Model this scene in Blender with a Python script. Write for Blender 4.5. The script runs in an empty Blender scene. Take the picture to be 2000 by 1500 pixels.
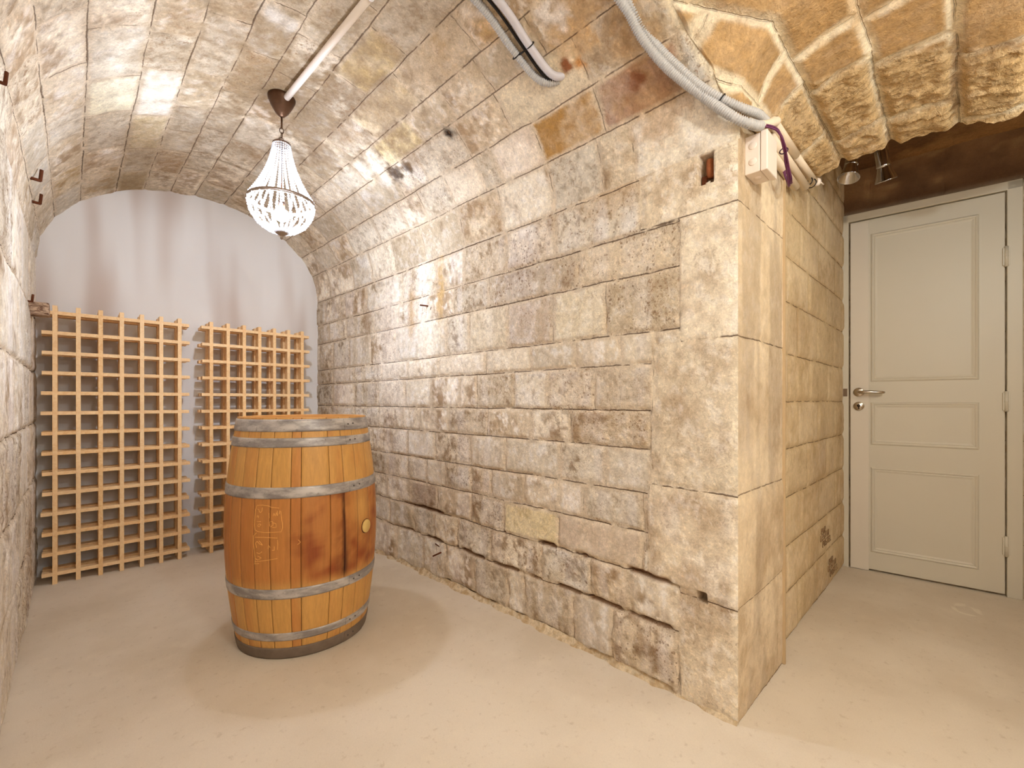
import bpy, bmesh, math, random
import numpy as np
from mathutils import Vector, Matrix

SC = bpy.context.scene
COL = SC.collection
PI = math.pi

# ------------------------------------------------------------------ camera
cam_d = bpy.data.cameras.new('camera')
cam_d.sensor_width = 36.0
cam_d.lens = 15.73
cam_d.shift_y = 0.017
cam_d.clip_start = 0.02
cam = bpy.data.objects.new('camera', cam_d)
COL.objects.link(cam)
cam.location = (0, 0, 1.0)
cam.rotation_euler = (PI / 2, 0, -math.atan2(.699, .715))
SC.camera = cam

# ------------------------------------------------------------------ colour management, world, lamps
SC.view_settings.view_transform = 'Standard'
SC.view_settings.look = 'None'
SC.view_settings.gamma = 1.0
SC.view_settings.exposure = 0.5
SC.view_settings.use_curve_mapping = False

world = bpy.data.worlds.new('world')
SC.world = world
world.use_nodes = True
world.node_tree.nodes['Background'].inputs[0].default_value = (0.9, 0.8, 0.7, 1)
world.node_tree.nodes['Background'].inputs[1].default_value = 0.05

BULB_STRENGTH = 700.0        # emission of the chandelier bulb (mesh light)


def lamp(name, loc, power, color, radius=.06, kind='POINT', rot=None, size=None):
    d = bpy.data.lights.new(name, kind)
    d.energy = power
    d.color = color
    if kind == 'AREA':
        d.size = size
    else:
        d.shadow_soft_size = radius
    o = bpy.data.objects.new(name, d)
    COL.objects.link(o)
    o.location = loc
    if rot:
        o.rotation_euler = rot
    return o


lamp('vestibule_lamp_light', (.62, -.62, 2.02), 29, (.84, .94, .98), .04)
lamp('entrance_fill_light', (.42, -1.0, 1.55), 16, (.77, .87, 1.03), .22)  # unseen fill light, added behind the camera to brighten the vault
lamp('corridor_lamp_light', (2.1, -.55, 1.85), 5.5, (.87, .95, .92), .06)


down = lamp('chandelier_down_fill', (.685, 2.225, 1.85), 172, (.80, .88, 1.0), .03, 'SPOT')  # spot added inside the bowl, boosts the bulb's light downwards
down.data.spot_size = 2.95
down.data.spot_blend = 1.0


# ------------------------------------------------------------------ helpers
def lin(c):
    out = []
    for v in c[:3]:
        v /= 255.0
        out.append(v / 12.92 if v <= .04045 else ((v + .055) / 1.055) ** 2.4)
    return tuple(out)


def lin4(c):
    return lin(c) + (1.0,)


def _hash(ix, iy, iz, seed):
    h = (ix.astype(np.uint64) * np.uint64(73856093)) ^ (iy.astype(np.uint64) * np.uint64(19349663)) ^ \
        (iz.astype(np.uint64) * np.uint64(83492791)) ^ np.uint64(seed * 2654435761 % (2 ** 31))
    h = (h ^ (h >> np.uint64(13))) * np.uint64(1274126177) & np.uint64(0xffffffff)
    h = (h ^ (h >> np.uint64(16))) * np.uint64(2246822519) & np.uint64(0xffffffff)
    h = h ^ (h >> np.uint64(15))
    return (h & np.uint64(0xffffff)).astype(np.float64) / float(0xffffff)


def vnoise(P, seed):
    Q = P + 1000.0
    I = np.floor(Q).astype(np.int64)
    f = Q - I
    f = f * f * (3 - 2 * f)
    r = 0
    for dx in (0, 1):
        for dy in (0, 1):
            for dz in (0, 1):
                w = (f[:, 0] if dx else 1 - f[:, 0]) * (f[:, 1] if dy else 1 - f[:, 1]) * (f[:, 2] if dz else 1 - f[:, 2])
                r = r + w * _hash(I[:, 0] + dx, I[:, 1] + dy, I[:, 2] + dz, seed)
    return r


def fbm(P, scale, octs=3, seed=1, gain=.5):
    P = P * np.asarray(scale, dtype=float)
    a, s, t = 1.0, 0, 0
    for i in range(octs):
        s = s + a * vnoise(P * (2.03 ** i), seed + i * 17)
        t += a
        a *= gain
    return s / t


def sstep(a, b, x):
    t = np.clip((x - a) / (b - a), 0, 1)
    return t * t * (3 - 2 * t)


def mixc(a, b, t):
    t = t[:, None]
    return a * (1 - t) + b * t


def link(me, name, mat=None, parent=None):
    o = bpy.data.objects.new(name, me)
    COL.objects.link(o)
    if mat:
        me.materials.append(mat)
    if parent:
        o.parent = parent
    return o


def empty(name, loc=(0, 0, 0), rz=0.0):
    o = bpy.data.objects.new(name, None)
    COL.objects.link(o)
    o.location = loc
    o.rotation_euler = (0, 0, rz)
    o.empty_display_size = .05
    return o


def tag(o, label=None, cat=None, group=None, kind=None):
    if label:
        o['label'] = label
    if cat:
        o['category'] = cat
    if group:
        o['group'] = group
    if kind:
        o['kind'] = kind
    return o


class MB:
    """collects shapes, links them as one mesh object"""

    def __init__(s):
        s.v = []
        s.f = []
        s.smooth = []

    def add(s, vs, fs, smooth=False):
        n = len(s.v)
        s.v += [tuple(p) for p in vs]
        s.f += [tuple(i + n for i in f) for f in fs]
        s.smooth += [smooth] * len(fs)

    def box(s, lo, hi, bev=0.0, M=None):
        lo, hi = Vector(lo), Vector(hi)
        bm = bmesh.new()
        bmesh.ops.create_cube(bm, size=1)
        for v in bm.verts:
            v.co = Vector(((lo[i] + hi[i]) / 2 + v.co[i] * (hi[i] - lo[i]) for i in range(3)))
        if bev:
            bmesh.ops.bevel(bm, geom=list(bm.edges), offset=bev, segments=2, profile=.5, affect='EDGES')
        if M:
            bmesh.ops.transform(bm, matrix=M, verts=bm.verts)
        bm.verts.index_update()
        s.add([v.co[:] for v in bm.verts], [[v.index for v in f.verts] for f in bm.faces])
        bm.free()

    def tube(s, pts, r, n=12, cap=True, radii=None, flat=1.0):
        pts = [Vector(p) for p in pts]
        m = len(pts)
        tang = []
        for i in range(m):
            a = pts[max(i - 1, 0)]
            b = pts[min(i + 1, m - 1)]
            tang.append((b - a).normalized())
        up = Vector((0, 0, 1))
        if abs(tang[0].dot(up)) > .9:
            up = Vector((1, 0, 0))
        nrm = (up - tang[0] * up.dot(tang[0])).normalized()
        vs, fs = [], []
        for i in range(m):
            t = tang[i]
            nrm = (nrm - t * nrm.dot(t)).normalized()
            b = t.cross(nrm)
            rr = radii[i] if radii is not None else r
            for k in range(n):
                a = 2 * PI * k / n
                vs.append(pts[i] + nrm * (math.cos(a) * rr) + b * (math.sin(a) * rr * flat))
        for i in range(m - 1):
            for k in range(n):
                k2 = (k + 1) % n
                fs.append((i * n + k, i * n + k2, (i + 1) * n + k2, (i + 1) * n + k))
        if cap:
            fs.append(tuple(reversed(range(n))))
            fs.append(tuple((m - 1) * n + k for k in range(n)))
        s.add(vs, fs, True)

    def lathe(s, prof, n=48, center=(0, 0, 0), closed=False, smooth=True):
        cx, cy, cz = center
        vs, fs = [], []
        m = len(prof)
        for (r, z) in prof:
            for k in range(n):
                a = 2 * PI * k / n
                vs.append((cx + r * math.cos(a), cy + r * math.sin(a), cz + z))
        mm = m if closed else m - 1
        for i in range(mm):
            j = (i + 1) % m
            for k in range(n):
                k2 = (k + 1) % n
                fs.append((i * n + k, i * n + k2, j * n + k2, j * n + k))
        s.add(vs, fs, smooth)

    def disc(s, c, axis, r, th, n=24):
        c = Vector(c)
        ax = Vector(axis).normalized()
        s.tube([c - ax * th / 2, c - ax * (th / 2 - th * .15), c + ax * (th / 2 - th * .15), c + ax * th / 2], r, n,
               radii=[r * .96, r, r, r * .96])

    def sphere(s, c, r, sub=1, sc=(1, 1, 1)):
        bm = bmesh.new()
        bmesh.ops.create_icosphere(bm, subdivisions=sub, radius=r)
        bm.verts.index_update()
        s.add([(c[0] + v.co.x * sc[0], c[1] + v.co.y * sc[1], c[2] + v.co.z * sc[2]) for v in bm.verts],
              [[v.index for v in f.verts] for f in bm.faces], True)
        bm.free()

    def torus(s, c, axis, R, r, n=32, m=8, sc=1.0):
        c = Vector(c)
        ax = Vector(axis).normalized()
        u = Vector((1, 0, 0)) if abs(ax.x) < .9 else Vector((0, 1, 0))
        u = (u - ax * u.dot(ax)).normalized()
        w = ax.cross(u)
        vs, fs = [], []
        for i in range(n):
            a = 2 * PI * i / n
            d = u * math.cos(a) + w * (math.sin(a) * sc)
            dn = d.normalized()
            for k in range(m):
                b = 2 * PI * k / m
                vs.append(c + d * R + dn * (r * math.cos(b)) + ax * (r * math.sin(b)))
        for i in range(n):
            for k in range(m):
                fs.append((i * m + k, ((i + 1) % n) * m + k, ((i + 1) % n) * m + (k + 1) % m, i * m + (k + 1) % m))
        s.add(vs, fs, True)

    def build(s, name, mat=None, parent=None):
        me = bpy.data.meshes.new(name)
        me.from_pydata(s.v, [], s.f)
        me.polygons.foreach_set('use_smooth', s.smooth)
        me.update()
        bm = bmesh.new()
        bm.from_mesh(me)
        bmesh.ops.recalc_face_normals(bm, faces=bm.faces)
        bm.to_mesh(me)
        bm.free()
        return link(me, name, mat, parent)


# ---- node helpers
class NT:
    def __init__(s, name):
        s.m = bpy.data.materials.new(name)
        s.m.use_nodes = True
        s.t = s.m.node_tree
        s.n = s.t.nodes
        s.l = s.t.links
        s.bsdf = s.n['Principled BSDF']
        s.out = s.n['Material Output']

    def node(s, typ, **kw):
        n = s.n.new(typ)
        for k, v in kw.items():
            setattr(n, k, v)
        return n

    def put(s, sock, val):
        if hasattr(val, 'is_output') or isinstance(val, bpy.types.NodeSocket):
            s.l.new(val, sock)
        else:
            sock.default_value = val

    def math(s, op, a, b=None, c=None, clamp=False):
        n = s.node('ShaderNodeMath', operation=op, use_clamp=clamp)
        s.put(n.inputs[0], a)
        if b is not None:
            s.put(n.inputs[1], b)
        if c is not None:
            s.put(n.inputs[2], c)
        return n.outputs[0]

    def noise(s, vec, scale, detail=4, rough=.55, dist=0.0):
        n = s.node('ShaderNodeTexNoise')
        if vec is not None:
            s.l.new(vec, n.inputs['Vector'])
        n.inputs['Scale'].default_value = scale
        n.inputs['Detail'].default_value = detail
        n.inputs['Roughness'].default_value = rough
        n.inputs['Distortion'].default_value = dist
        return n.outputs[0]

    def ramp(s, fac, a, b, smooth=True):
        n = s.node('ShaderNodeMapRange')
        n.interpolation_type = 'SMOOTHSTEP' if smooth else 'LINEAR'
        s.put(n.inputs[0], fac)
        n.inputs[1].default_value = a
        n.inputs[2].default_value = b
        return n.outputs[0]

    def mix(s, fac, a, b, blend='MIX'):
        n = s.node('ShaderNodeMix', data_type='RGBA', blend_type=blend)
        s.put(n.inputs[0], fac)
        for sock, v in ((n.inputs[6], a), (n.inputs[7], b)):
            if isinstance(v, (tuple, list)) and len(v) == 3:
                v = tuple(v) + (1.0,)
            s.put(sock, v)
        return n.outputs[2]

    def coord(s, which='Object'):
        return s.node('ShaderNodeTexCoord').outputs[which]

    def mapping(s, vec, scale=(1, 1, 1), rot=(0, 0, 0)):
        n = s.node('ShaderNodeMapping')
        s.l.new(vec, n.inputs[0])
        n.inputs['Scale'].default_value = scale
        n.inputs['Rotation'].default_value = rot
        return n.outputs[0]

    def bump(s, height, strength=.5, dist=.01, normal=None):
        n = s.node('ShaderNodeBump')
        n.inputs['Strength'].default_value = strength
        n.inputs['Distance'].default_value = dist
        s.put(n.inputs['Height'], height)
        if normal is not None:
            s.l.new(normal, n.inputs['Normal'])
        return n.outputs[0]

    def base(s, c):
        s.put(s.bsdf.inputs['Base Color'], c if not isinstance(c, (tuple, list)) or len(c) == 4 else tuple(c) + (1,))

    def set(s, **kw):
        for k, v in kw.items():
            s.put(s.bsdf.inputs[k.replace('_', ' ')], v)


def plain(name, c, rough=.5, metal=0.0, var=.08, scale=30, bump=0.0, spec=.4):
    t = NT(name)
    n = t.noise(t.coord(), scale, 3)
    f = t.math('MULTIPLY_ADD', n, var * 2, 1 - var)
    col = t.mix(1.0, lin(c), (1, 1, 1), 'MULTIPLY')
    vm = t.node('ShaderNodeVectorMath', operation='SCALE')
    t.l.new(col, vm.inputs[0])
    t.l.new(f, vm.inputs['Scale'])
    t.base(vm.outputs[0])
    t.set(Roughness=rough, Metallic=metal)
    t.bsdf.inputs['Specular IOR Level'].default_value = spec
    if bump:
        t.l.new(t.bump(n, bump, .004), t.bsdf.inputs['Normal'])
    return t.m


def stone_material(name, crack=.75, crack_w=.0022, fine=.3, pits=.5, bump=.7, bdist=.006, rough_scale=1.0, vcrack=.5, mottle=1.0):
    """base colour from the stones' own colour attribute, fine grain, pits and joint cracks from nodes"""
    t = NT(name)
    co = t.coord('Object')
    al = t.node('ShaderNodeAttribute', attribute_name='albedo')
    jn = t.node('ShaderNodeAttribute', attribute_name='joint')
    st = t.node('ShaderNodeAttribute', attribute_name='stone')
    sep = t.node('ShaderNodeSeparateColor')
    t.l.new(jn.outputs['Color'], sep.inputs[0])
    sps = t.node('ShaderNodeSeparateColor')
    t.l.new(st.outputs['Color'], sps.inputs[0])
    rgh = sps.outputs[0]
    sdu, sdv, udu, udv = sep.outputs[0], sep.outputs[1], sep.outputs[2], jn.outputs['Alpha']
    n_f = t.noise(co, 160 * rough_scale, 4, .6)
    n_m = t.noise(co, 48 * rough_scale, 4, .6, .4)
    n_c = t.noise(co, 14, 3, .5)
    # cracks
    wob = t.math('MULTIPLY_ADD', n_m, .006, -.003)

    def line(sd, ud, w, thr):
        a = t.math('ABSOLUTE', t.math('ADD', sd, wob))
        near = t.math('LESS_THAN', ud, .012)
        ln = t.math('SUBTRACT', 1.0, t.ramp(a, w * .45, w * 1.3))
        gate = t.ramp(n_c, thr, thr + .12)
        return t.math('MULTIPLY', t.math('MULTIPLY', ln, near), gate)
    lv = line(sdv, udv, crack_w, .36)
    lu = t.math('MULTIPLY', line(sdu, udu, crack_w * .8, .46), vcrack)
    ln = t.math('MAXIMUM', lv, lu)
    # grain
    g = t.math('MULTIPLY_ADD', t.math('SUBTRACT', n_f, .5), fine * 1.6, 1.0)
    g2 = t.math('MULTIPLY_ADD', t.math('SUBTRACT', n_m, .5), fine * 2.2, 1.0)
    gg = t.math('MULTIPLY', g, g2)
    vm = t.node('ShaderNodeVectorMath', operation='SCALE')
    t.l.new(al.outputs['Color'], vm.inputs[0])
    t.l.new(gg, vm.inputs['Scale'])
    # scratchy mottling: dark flecks and pale flecks of the tooled faces
    n_s = t.noise(t.mapping(co, (1, 1, .75)), 85 * rough_scale, 5, .72, .8)
    n_g = t.noise(co, 11, 3, .6)
    dk = t.math('MULTIPLY', t.ramp(n_s, .50, .64), t.math('MULTIPLY_ADD', rgh, .55, .22))
    dk = t.math('MULTIPLY', dk, t.math('MULTIPLY', t.ramp(n_g, .38, .62), mottle))
    lt = t.math('MULTIPLY', t.ramp(n_s, .47, .36), t.math('MULTIPLY', t.ramp(n_g, .62, .42), mottle * .7))
    m1 = t.mix(dk, vm.outputs[0], lin((140, 104, 72)))
    vs_ = t.node('ShaderNodeVectorMath', operation='SCALE')
    t.l.new(vm.outputs[0], vs_.inputs[0])
    vs_.inputs['Scale'].default_value = 1.32
    m1 = t.mix(lt, m1, vs_.outputs[0])
    # pits, stronger on rough stones
    vor = t.node('ShaderNodeTexVoronoi')
    t.l.new(co, vor.inputs['Vector'])
    vor.inputs['Scale'].default_value = 55 * rough_scale
    pn = t.noise(co, 9, 2)
    thr = t.math('MULTIPLY_ADD', t.math('MULTIPLY', rgh, pn), .62, .02)
    pit = t.math('LESS_THAN', t.math('ADD', vor.outputs['Distance'], t.math('MULTIPLY', n_f, .25)), thr)
    pit = t.math('MULTIPLY', pit, pits)
    c1 = t.mix(pit, m1, lin((118, 84, 54)))
    c2 = t.mix(t.math('MULTIPLY', ln, crack), c1, lin((74, 46, 30)))
    t.base(c2)
    t.set(Roughness=.92)
    t.bsdf.inputs['Specular IOR Level'].default_value = .15
    h = t.math('MULTIPLY_ADD', t.math('SUBTRACT', n_m, .5), 1.2, t.math('MULTIPLY', n_f, .5))
    h = t.math('MULTIPLY', h, t.math('MULTIPLY_ADD', rgh, .9, .35))
    h = t.math('SUBTRACT', h, t.math('MULTIPLY', ln, .9))
    h = t.math('SUBTRACT', h, t.math('MULTIPLY', pit, .5))
    t.l.new(t.bump(h, bump, bdist), t.bsdf.inputs['Normal'])
    return t.m


# ------------------------------------------------------------------ masonry builder
CREAM, TAN, BROWN, WHITE = (np.array(lin(c)) for c in ((232, 219, 199), (204, 185, 158), (150, 122, 92), (243, 236, 228)))
MORTAR = np.array(lin((212, 193, 168)))
PALEM = np.array(lin((240, 222, 190)))


def grid_lines(lo, hi, step, extra=()):
    g = list(np.arange(lo, hi, step)) + [hi]
    for e in extra:
        if lo < e < hi:
            g = [x for x in g if abs(x - e) > step * .45 or x in (lo, hi)] + [e - .0035, e + .0035, e]
    g = sorted(set(round(float(x), 5) for x in g if lo <= x <= hi))
    return np.array(g)


def layout(U, V, rows, cols, seed):
    """rows: joint heights; cols: {row: joint positions}"""
    rows = np.asarray(rows)
    ri = np.clip(np.searchsorted(rows, V) - 1, 0, len(rows) - 2)
    dl = V - rows[ri]
    du = rows[ri + 1] - V
    sdv = np.where(dl < du, dl, -du)
    udv = np.minimum(np.abs(dl), np.abs(du))
    sdu = np.zeros_like(U)
    udu = np.zeros_like(U)
    ci = np.zeros(len(U), int)
    for r in range(len(rows) - 1):
        m = ri == r
        if not m.any():
            continue
        c = np.asarray(cols[r])
        k = np.clip(np.searchsorted(c, U[m]) - 1, 0, len(c) - 2)
        a = U[m] - c[k]
        b = c[k + 1] - U[m]
        sdu[m] = np.where(a < b, a, -b)
        udu[m] = np.minimum(np.abs(a), np.abs(b))
        ci[m] = k
    rnd = [_hash(ri + 3, ci + 7, np.zeros_like(ri), seed + s) for s in (1, 2, 3, 4)]
    return ri, ci, sdu, sdv, udu, udv, rnd


def rand_cols(rows, lo, hi, wmin, wmax, seed, given=None):
    rg = random.Random(seed)
    out = {}
    for r in range(len(rows) - 1):
        if given and r in given:
            c = sorted(given[r])
        else:
            c = []
        if not c:
            c = [lo + rg.uniform(.3, 1) * wmin]
        while c[-1] < hi:
            c.append(c[-1] + rg.uniform(wmin, wmax))
        while c[0] > lo:
            c.insert(0, c[0] - rg.uniform(wmin, wmax))
        out[r] = c
    return out


def stone_attrs(P, U, V, rows, cols, seed, overrides=(), spots=(), wobble=.006, mortar=MORTAR, mw=.011, bulge=.008,
                relief=.004, tonality=(.25, .85), extra_rough=0.0, pale_blotch=0.0, joint_depth=None, streak=0.0, fleck=.6, sv=.14):
    wu = (fbm(P, 7, 2, seed + 5) - .5) * 2 * wobble + (fbm(P, 35, 2, seed + 6) - .5) * wobble * .8
    wv = (fbm(P, 6, 2, seed + 8) - .5) * 2 * wobble + (fbm(P, 35, 2, seed + 9) - .5) * wobble * .8
    U2 = U + wu * 1.3
    V2 = V + wv * .6
    ri, ci, sdu, sdv, udu, udv, (r1, r2, r3, r4) = layout(U2, V2, rows, cols, seed)
    e = np.minimum(udu, udv)
    n1 = fbm(P, 5, 4, seed + 11)
    n2 = fbm(P, 17, 3, seed + 12)
    n3 = fbm(P, 55, 3, seed + 13)
    t = sstep(tonality[0], tonality[1], n1 * .55 + r1 * .45 + (n3 - .5) * .3)
    C = mixc(CREAM[None, :].repeat(len(U), 0), TAN[None, :], t)
    br = sstep(.50, .74, n2 * .6 + r2 * .35 + (n1 - .5) * .5 + (n3 - .5) * .3)
    C = mixc(C, BROWN[None, :], br * .75)
    n4 = fbm(P * np.array([1, 1, .85]) + (n2[:, None] - .5) * .03, 34, 4, seed + 31, .68)
    reg = sstep(.40, .58, n1 * .5 + r4 * .5)
    C = mixc(C, BROWN[None, :] * .9, sstep(.53, .66, n4) * (.25 + .75 * reg) * fleck)
    C = mixc(C, WHITE[None, :], sstep(.47, .36, n4) * (.35 + .65 * (1 - reg)) * fleck)
    wh = sstep(.56, .72, n1 * -.3 + r3 * .55 + n2 * .45)
    C = mixc(C, WHITE[None, :], wh * .7)
    if streak:
        sp = fbm(P * np.array([1, 1, .12]), 16, 3, seed + 21)
        C = mixc(C, WHITE[None, :] * np.array([[.98, .97, 1.0]]), sstep(.48, .68, sp) * streak)
        C = mixc(C, BROWN[None, :], sstep(.60, .78, 1 - sp) * streak * .7)
    C = C * (1 + (r2 - .5) * sv * 2)[:, None]
    rough = np.clip(r4 * .9 + extra_rough + (n2 - .5) * .6, 0, 1)
    for o in overrides:
        u0, v0, col, amt, rr = o
        r0, c0, *_ = layout(np.array([u0]), np.array([v0]), rows, cols, seed)
        m = (ri == r0[0]) & (ci == c0[0])
        w = np.where(m, amt * (.75 + .5 * (n2 - .5) + .3 * (n3 - .5)), 0)
        C = mixc(C, np.array(lin(col))[None, :] * (0.85 + .3 * n1[:, None]), np.clip(w, 0, 1))
        rough = np.where(m, rr, rough)
    mm = 1 - sstep(mw * .5, mw * 1.25, e + (n3 - .5) * .012 + (n2 - .5) * .012)
    if pale_blotch:
        pb = sstep(.5, .62, n1) * pale_blotch
        mm = np.maximum(mm, pb * sstep(.0, .5, 1 - e / .06) * (n2 > .42))
    MC = mortar[None, :] * (.82 + .36 * n2[:, None])
    C = mixc(C, MC, mm * .85)
    for (sx, sy, sz, rad, col, amt, *anis) in spots:
        A = np.array(anis[0]) if anis else np.array([1, 1, 1])
        d = np.sqrt((((P - np.array([sx, sy, sz])) * A) ** 2).sum(1)) / rad
        w = (1 - sstep(.25, 1.0, d + (n2 - .5) * 1.1 + (n3 - .5) * .9)) * amt
        C = mixc(C, np.array(lin(col))[None, :], w)
    h = bulge * sstep(0, .028, e) * (.5 + r1) + (r3 - .5) * relief
    h += (n2 - .5) * 2 * relief * (.4 + rough) + (n3 - .5) * relief * (.3 + rough)
    if joint_depth is not None:
        h -= joint_depth * (1 - sstep(.003, .012, e)) * sstep(.42, .55, n2)
    stone = np.stack([rough, r1, mm, np.ones_like(mm)], 1)
    joint = np.stack([sdu, sdv, udu, udv], 1)
    alb = np.concatenate([np.clip(C, 0, 1), np.ones((len(U), 1))], 1)
    return h, alb, joint, stone


def grid_mesh(name, P, nu, nv, mat, alb=None, joint=None, stone=None, flip=False, keep=None):
    i, j = np.meshgrid(np.arange(nu - 1), np.arange(nv - 1), indexing='ij')
    a = (i * nv + j).ravel()
    q = np.stack([a, a + nv, a + nv + 1, a + 1], 1)
    if flip:
        q = q[:, ::-1]
    if keep is not None:
        q = q[keep.ravel()]
    me = bpy.data.meshes.new(name)
    me.vertices.add(len(P))
    me.vertices.foreach_set('co', P.astype(np.float32).ravel())
    me.loops.add(q.size)
    me.loops.foreach_set('vertex_index', q.astype(np.int32).ravel())
    me.polygons.add(len(q))
    me.polygons.foreach_set('loop_start', np.arange(0, q.size, 4, dtype=np.int32))
    me.polygons.foreach_set('use_smooth', np.ones(len(q), bool))
    me.update(calc_edges=True)
    for nm, arr in (('albedo', alb), ('joint', joint), ('stone', stone)):
        if arr is not None:
            at = me.attributes.new(nm, 'FLOAT_COLOR', 'POINT')
            at.data.foreach_set('color', arr.astype(np.float32).ravel())
    return link(me, name, mat)


def masonry(name, us, vs, pos, mat, rows, cols, seed, flip=False, recess=(), extra_h=None, post=None, alt=None, seal=None, sealv=False, **kw):
    """pos(U,V)->(P, N) arrays"""
    U, V = np.meshgrid(us, vs, indexing='ij')
    sh = U.shape
    U, V = U.ravel(), V.ravel()
    P, N = pos(U, V)
    h, alb, joint, stone = stone_attrs(P, U, V, rows, cols, seed, **kw)
    if alt is not None:
        mfn, arows, acols, akw = alt
        h2, a2, j2, s2 = stone_attrs(P, U, V, arows, acols, seed + 1, **akw)
        mk = mfn(U, V)
        h = np.where(mk, h2, h)
        alb = np.where(mk[:, None], a2, alb)
        joint = np.where(mk[:, None], j2, joint)
        stone = np.where(mk[:, None], s2, stone)
    if extra_h is not None:
        h = h + extra_h(U, V, P)
    for (u0, u1, v0, v1, dep, col) in recess:
        m = (U > u0) & (U < u1) & (V > v0) & (V < v1)
        h = np.where(m, -dep, h)
        alb[m, :3] = np.array(lin(col))
        joint[m] = .2
    if post is not None:
        alb = post(U, V, P, alb)
    if seal is not None:
        h = h * sstep(0, .02, np.abs(U - seal))
    if sealv:
        h = h * sstep(0, .02, np.abs(V - ZS))
    P = P + N * h[:, None]
    return tag(grid_mesh(name, P, sh[0], sh[1], mat, alb, joint, stone, flip), kind='structure')


# ------------------------------------------------------------------ room dimensions (metres, camera height 1.0)
ZS, RISE, XL, YE = 1.81, .60, -.16, 3.715


def xr(y):
    return 1.465 - .05 * (np.clip(y - .5, 0, 3.2) / 3.16) ** 2


_th = np.linspace(0, PI, 2001)
_arc = np.concatenate([[0], np.cumsum(np.hypot(np.diff(.80 * np.cos(_th)), np.diff(RISE * np.sin(_th))))])
ARC = float(_arc[-1])
V_MAX = ZS + ARC

mat_wall = stone_material('limestone_wall', crack=.8, fine=.30, pits=.55, bump=.75, bdist=.006)
mat_vault = stone_material('limestone_vault', vcrack=.9, crack=.7, fine=.34, pits=.35, bump=.7, bdist=.006)
mat_corr = stone_material('corridor_vault_stone', mottle=.6, crack=.12, fine=.32, pits=.3, bump=.9, bdist=.009)
mat_block = stone_material('limestone_block', mottle=.35, crack=.7, fine=.16, pits=.12, bump=.4, bdist=.004)

# ---- right wall (long wall of the cellar room)
rows_w = [0, .22, .38, .53, .67, .83, .967, 1.136, 1.25, 1.461, 1.61, 1.80, 2.0]
given_w = {
    0: [.502, .69, .948, 1.139, 1.414, 1.528, 1.758, 2.008, 2.219],
    1: [.502, .676, .874, 1.047, 1.314, 1.637, 1.916, 2.115, 2.329],
    2: [.502, .82, 1.215, 1.549, 1.795, 2.085, 2.351],
    3: [.502, .82, 1.082, 1.407, 1.637, 1.795, 2.008, 2.192, 2.386],
    4: [.502, .788, .983, 1.207, 1.535, 1.795, 2.105, 2.386, 2.569],
    5: [.502, .792, 1.147, 1.375, 1.667, 1.98, 2.251, 2.445, 2.736, 3.074],
    6: [.502, .782, 1.033, 1.269, 1.48, 1.75, 1.885, 2.141, 2.415, 2.736, 3.074, 3.424],
    7: [.502, .778, .915, 1.131, 1.375, 1.675, 2.071, 2.386, 2.701, 3.074, 3.424],
    8: [.502, .683, .983, 1.245, 1.521, 1.808, 2.003, 2.203, 2.537, 2.843, 3.156, 3.424],
    9: [.502, .683, 1.113, 1.652, 1.934, 2.2, 2.5, 2.8, 3.2],
    10: [.502, .832, 1.226, 1.528, 1.846, 2.1, 2.45, 2.9, 3.3],
    11: [.502, .853, 1.414, 1.73, 2.0, 2.4, 2.8, 3.2],
}
cols_w = rand_cols(rows_w, .4, 3.8, .22, .34, 5, given_w)


def pos_right(U, V):
    y = U
    lean = .018 * (1 - sstep(0, .9, V)) * sstep(.7, 1.5, y)
    x = xr(y) + lean * .4
    P = np.stack([x, y, V], 1)
    N = np.tile(np.array([[-1., 0, 0]]), (len(U), 1))
    return P, N


def base_bulge(U, V, P):
    w = 1 - sstep(.36, .48, V)
    w *= sstep(.66, .74, U)
    fr = 1 - sstep(0, .05, V)
    n = fbm(P, 9, 3, 77)
    g = fbm(P, 11, 3, 78)
    cre = np.zeros(len(U))
    for z0 in (.012, .22, .38):
        cre = np.maximum(cre, (1 - sstep(.004, .013, np.abs(V - z0 - (g - .5) * .012))) * sstep(.46, .56, g))
    cre = cre * sstep(.70, .74, U) * (1 - sstep(2.2, 2.6, U))
    return w * ((n - .4) * .036) - fr * .006 * w - cre * .024


def quoin(U, V, P, alb):
    # large pale quoin blocks of the pier: joints at their own heights
    q = (U < .79)
    n1 = fbm(P, 6, 4, 301)
    n2 = fbm(P, 26, 3, 302)
    n3 = fbm(P * np.array([1, 1, .35]), 22, 3, 303)
    c = mixc(np.array(lin((236, 220, 194)))[None, :].repeat(len(U), 0), np.array(lin((196, 172, 142)))[None, :],
             sstep(.42, .68, n1 * .6 + n2 * .4))
    dark = sstep(.52, .72, n1 * .5 + n3 * .5) * (1 - sstep(1.1, 1.3, V)) * .55
    c = mixc(c, np.array(lin((168, 142, 116)))[None, :], dark)
    edge = 1 - sstep(0, .03, np.abs(U - .5) + (n2 - .5) * .04)
    c = mixc(c, np.array(lin((242, 230, 206)))[None, :], edge * .6)
    w = is_quoin(U, V) * .58
    out = alb.copy()
    out[:, :3] = mixc(alb[:, :3], c, w)
    g = fbm(P, 11, 3, 78)
    cre = np.zeros(len(U))
    for z0 in (.012, .22, .38):
        cre = np.maximum(cre, (1 - sstep(.003, .014, np.abs(V - z0 - (g - .5) * .012))) * sstep(.46, .56, g))
    cre = cre * sstep(.70, .74, U) * (1 - sstep(2.2, 2.6, U))
    out[:, :3] = mixc(out[:, :3], np.array(lin((132, 84, 48)))[None, :], cre * .85)
    return out


rows_q = [0, .353, .706, 1.204, 1.62, 2.2]
cols_q = {0: [.2, .684, 1.5], 1: [.2, .80, 1.5], 2: [.2, .787, 1.5], 3: [.2, .686, 1.5], 4: [.2, .835, 1.5]}


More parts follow.
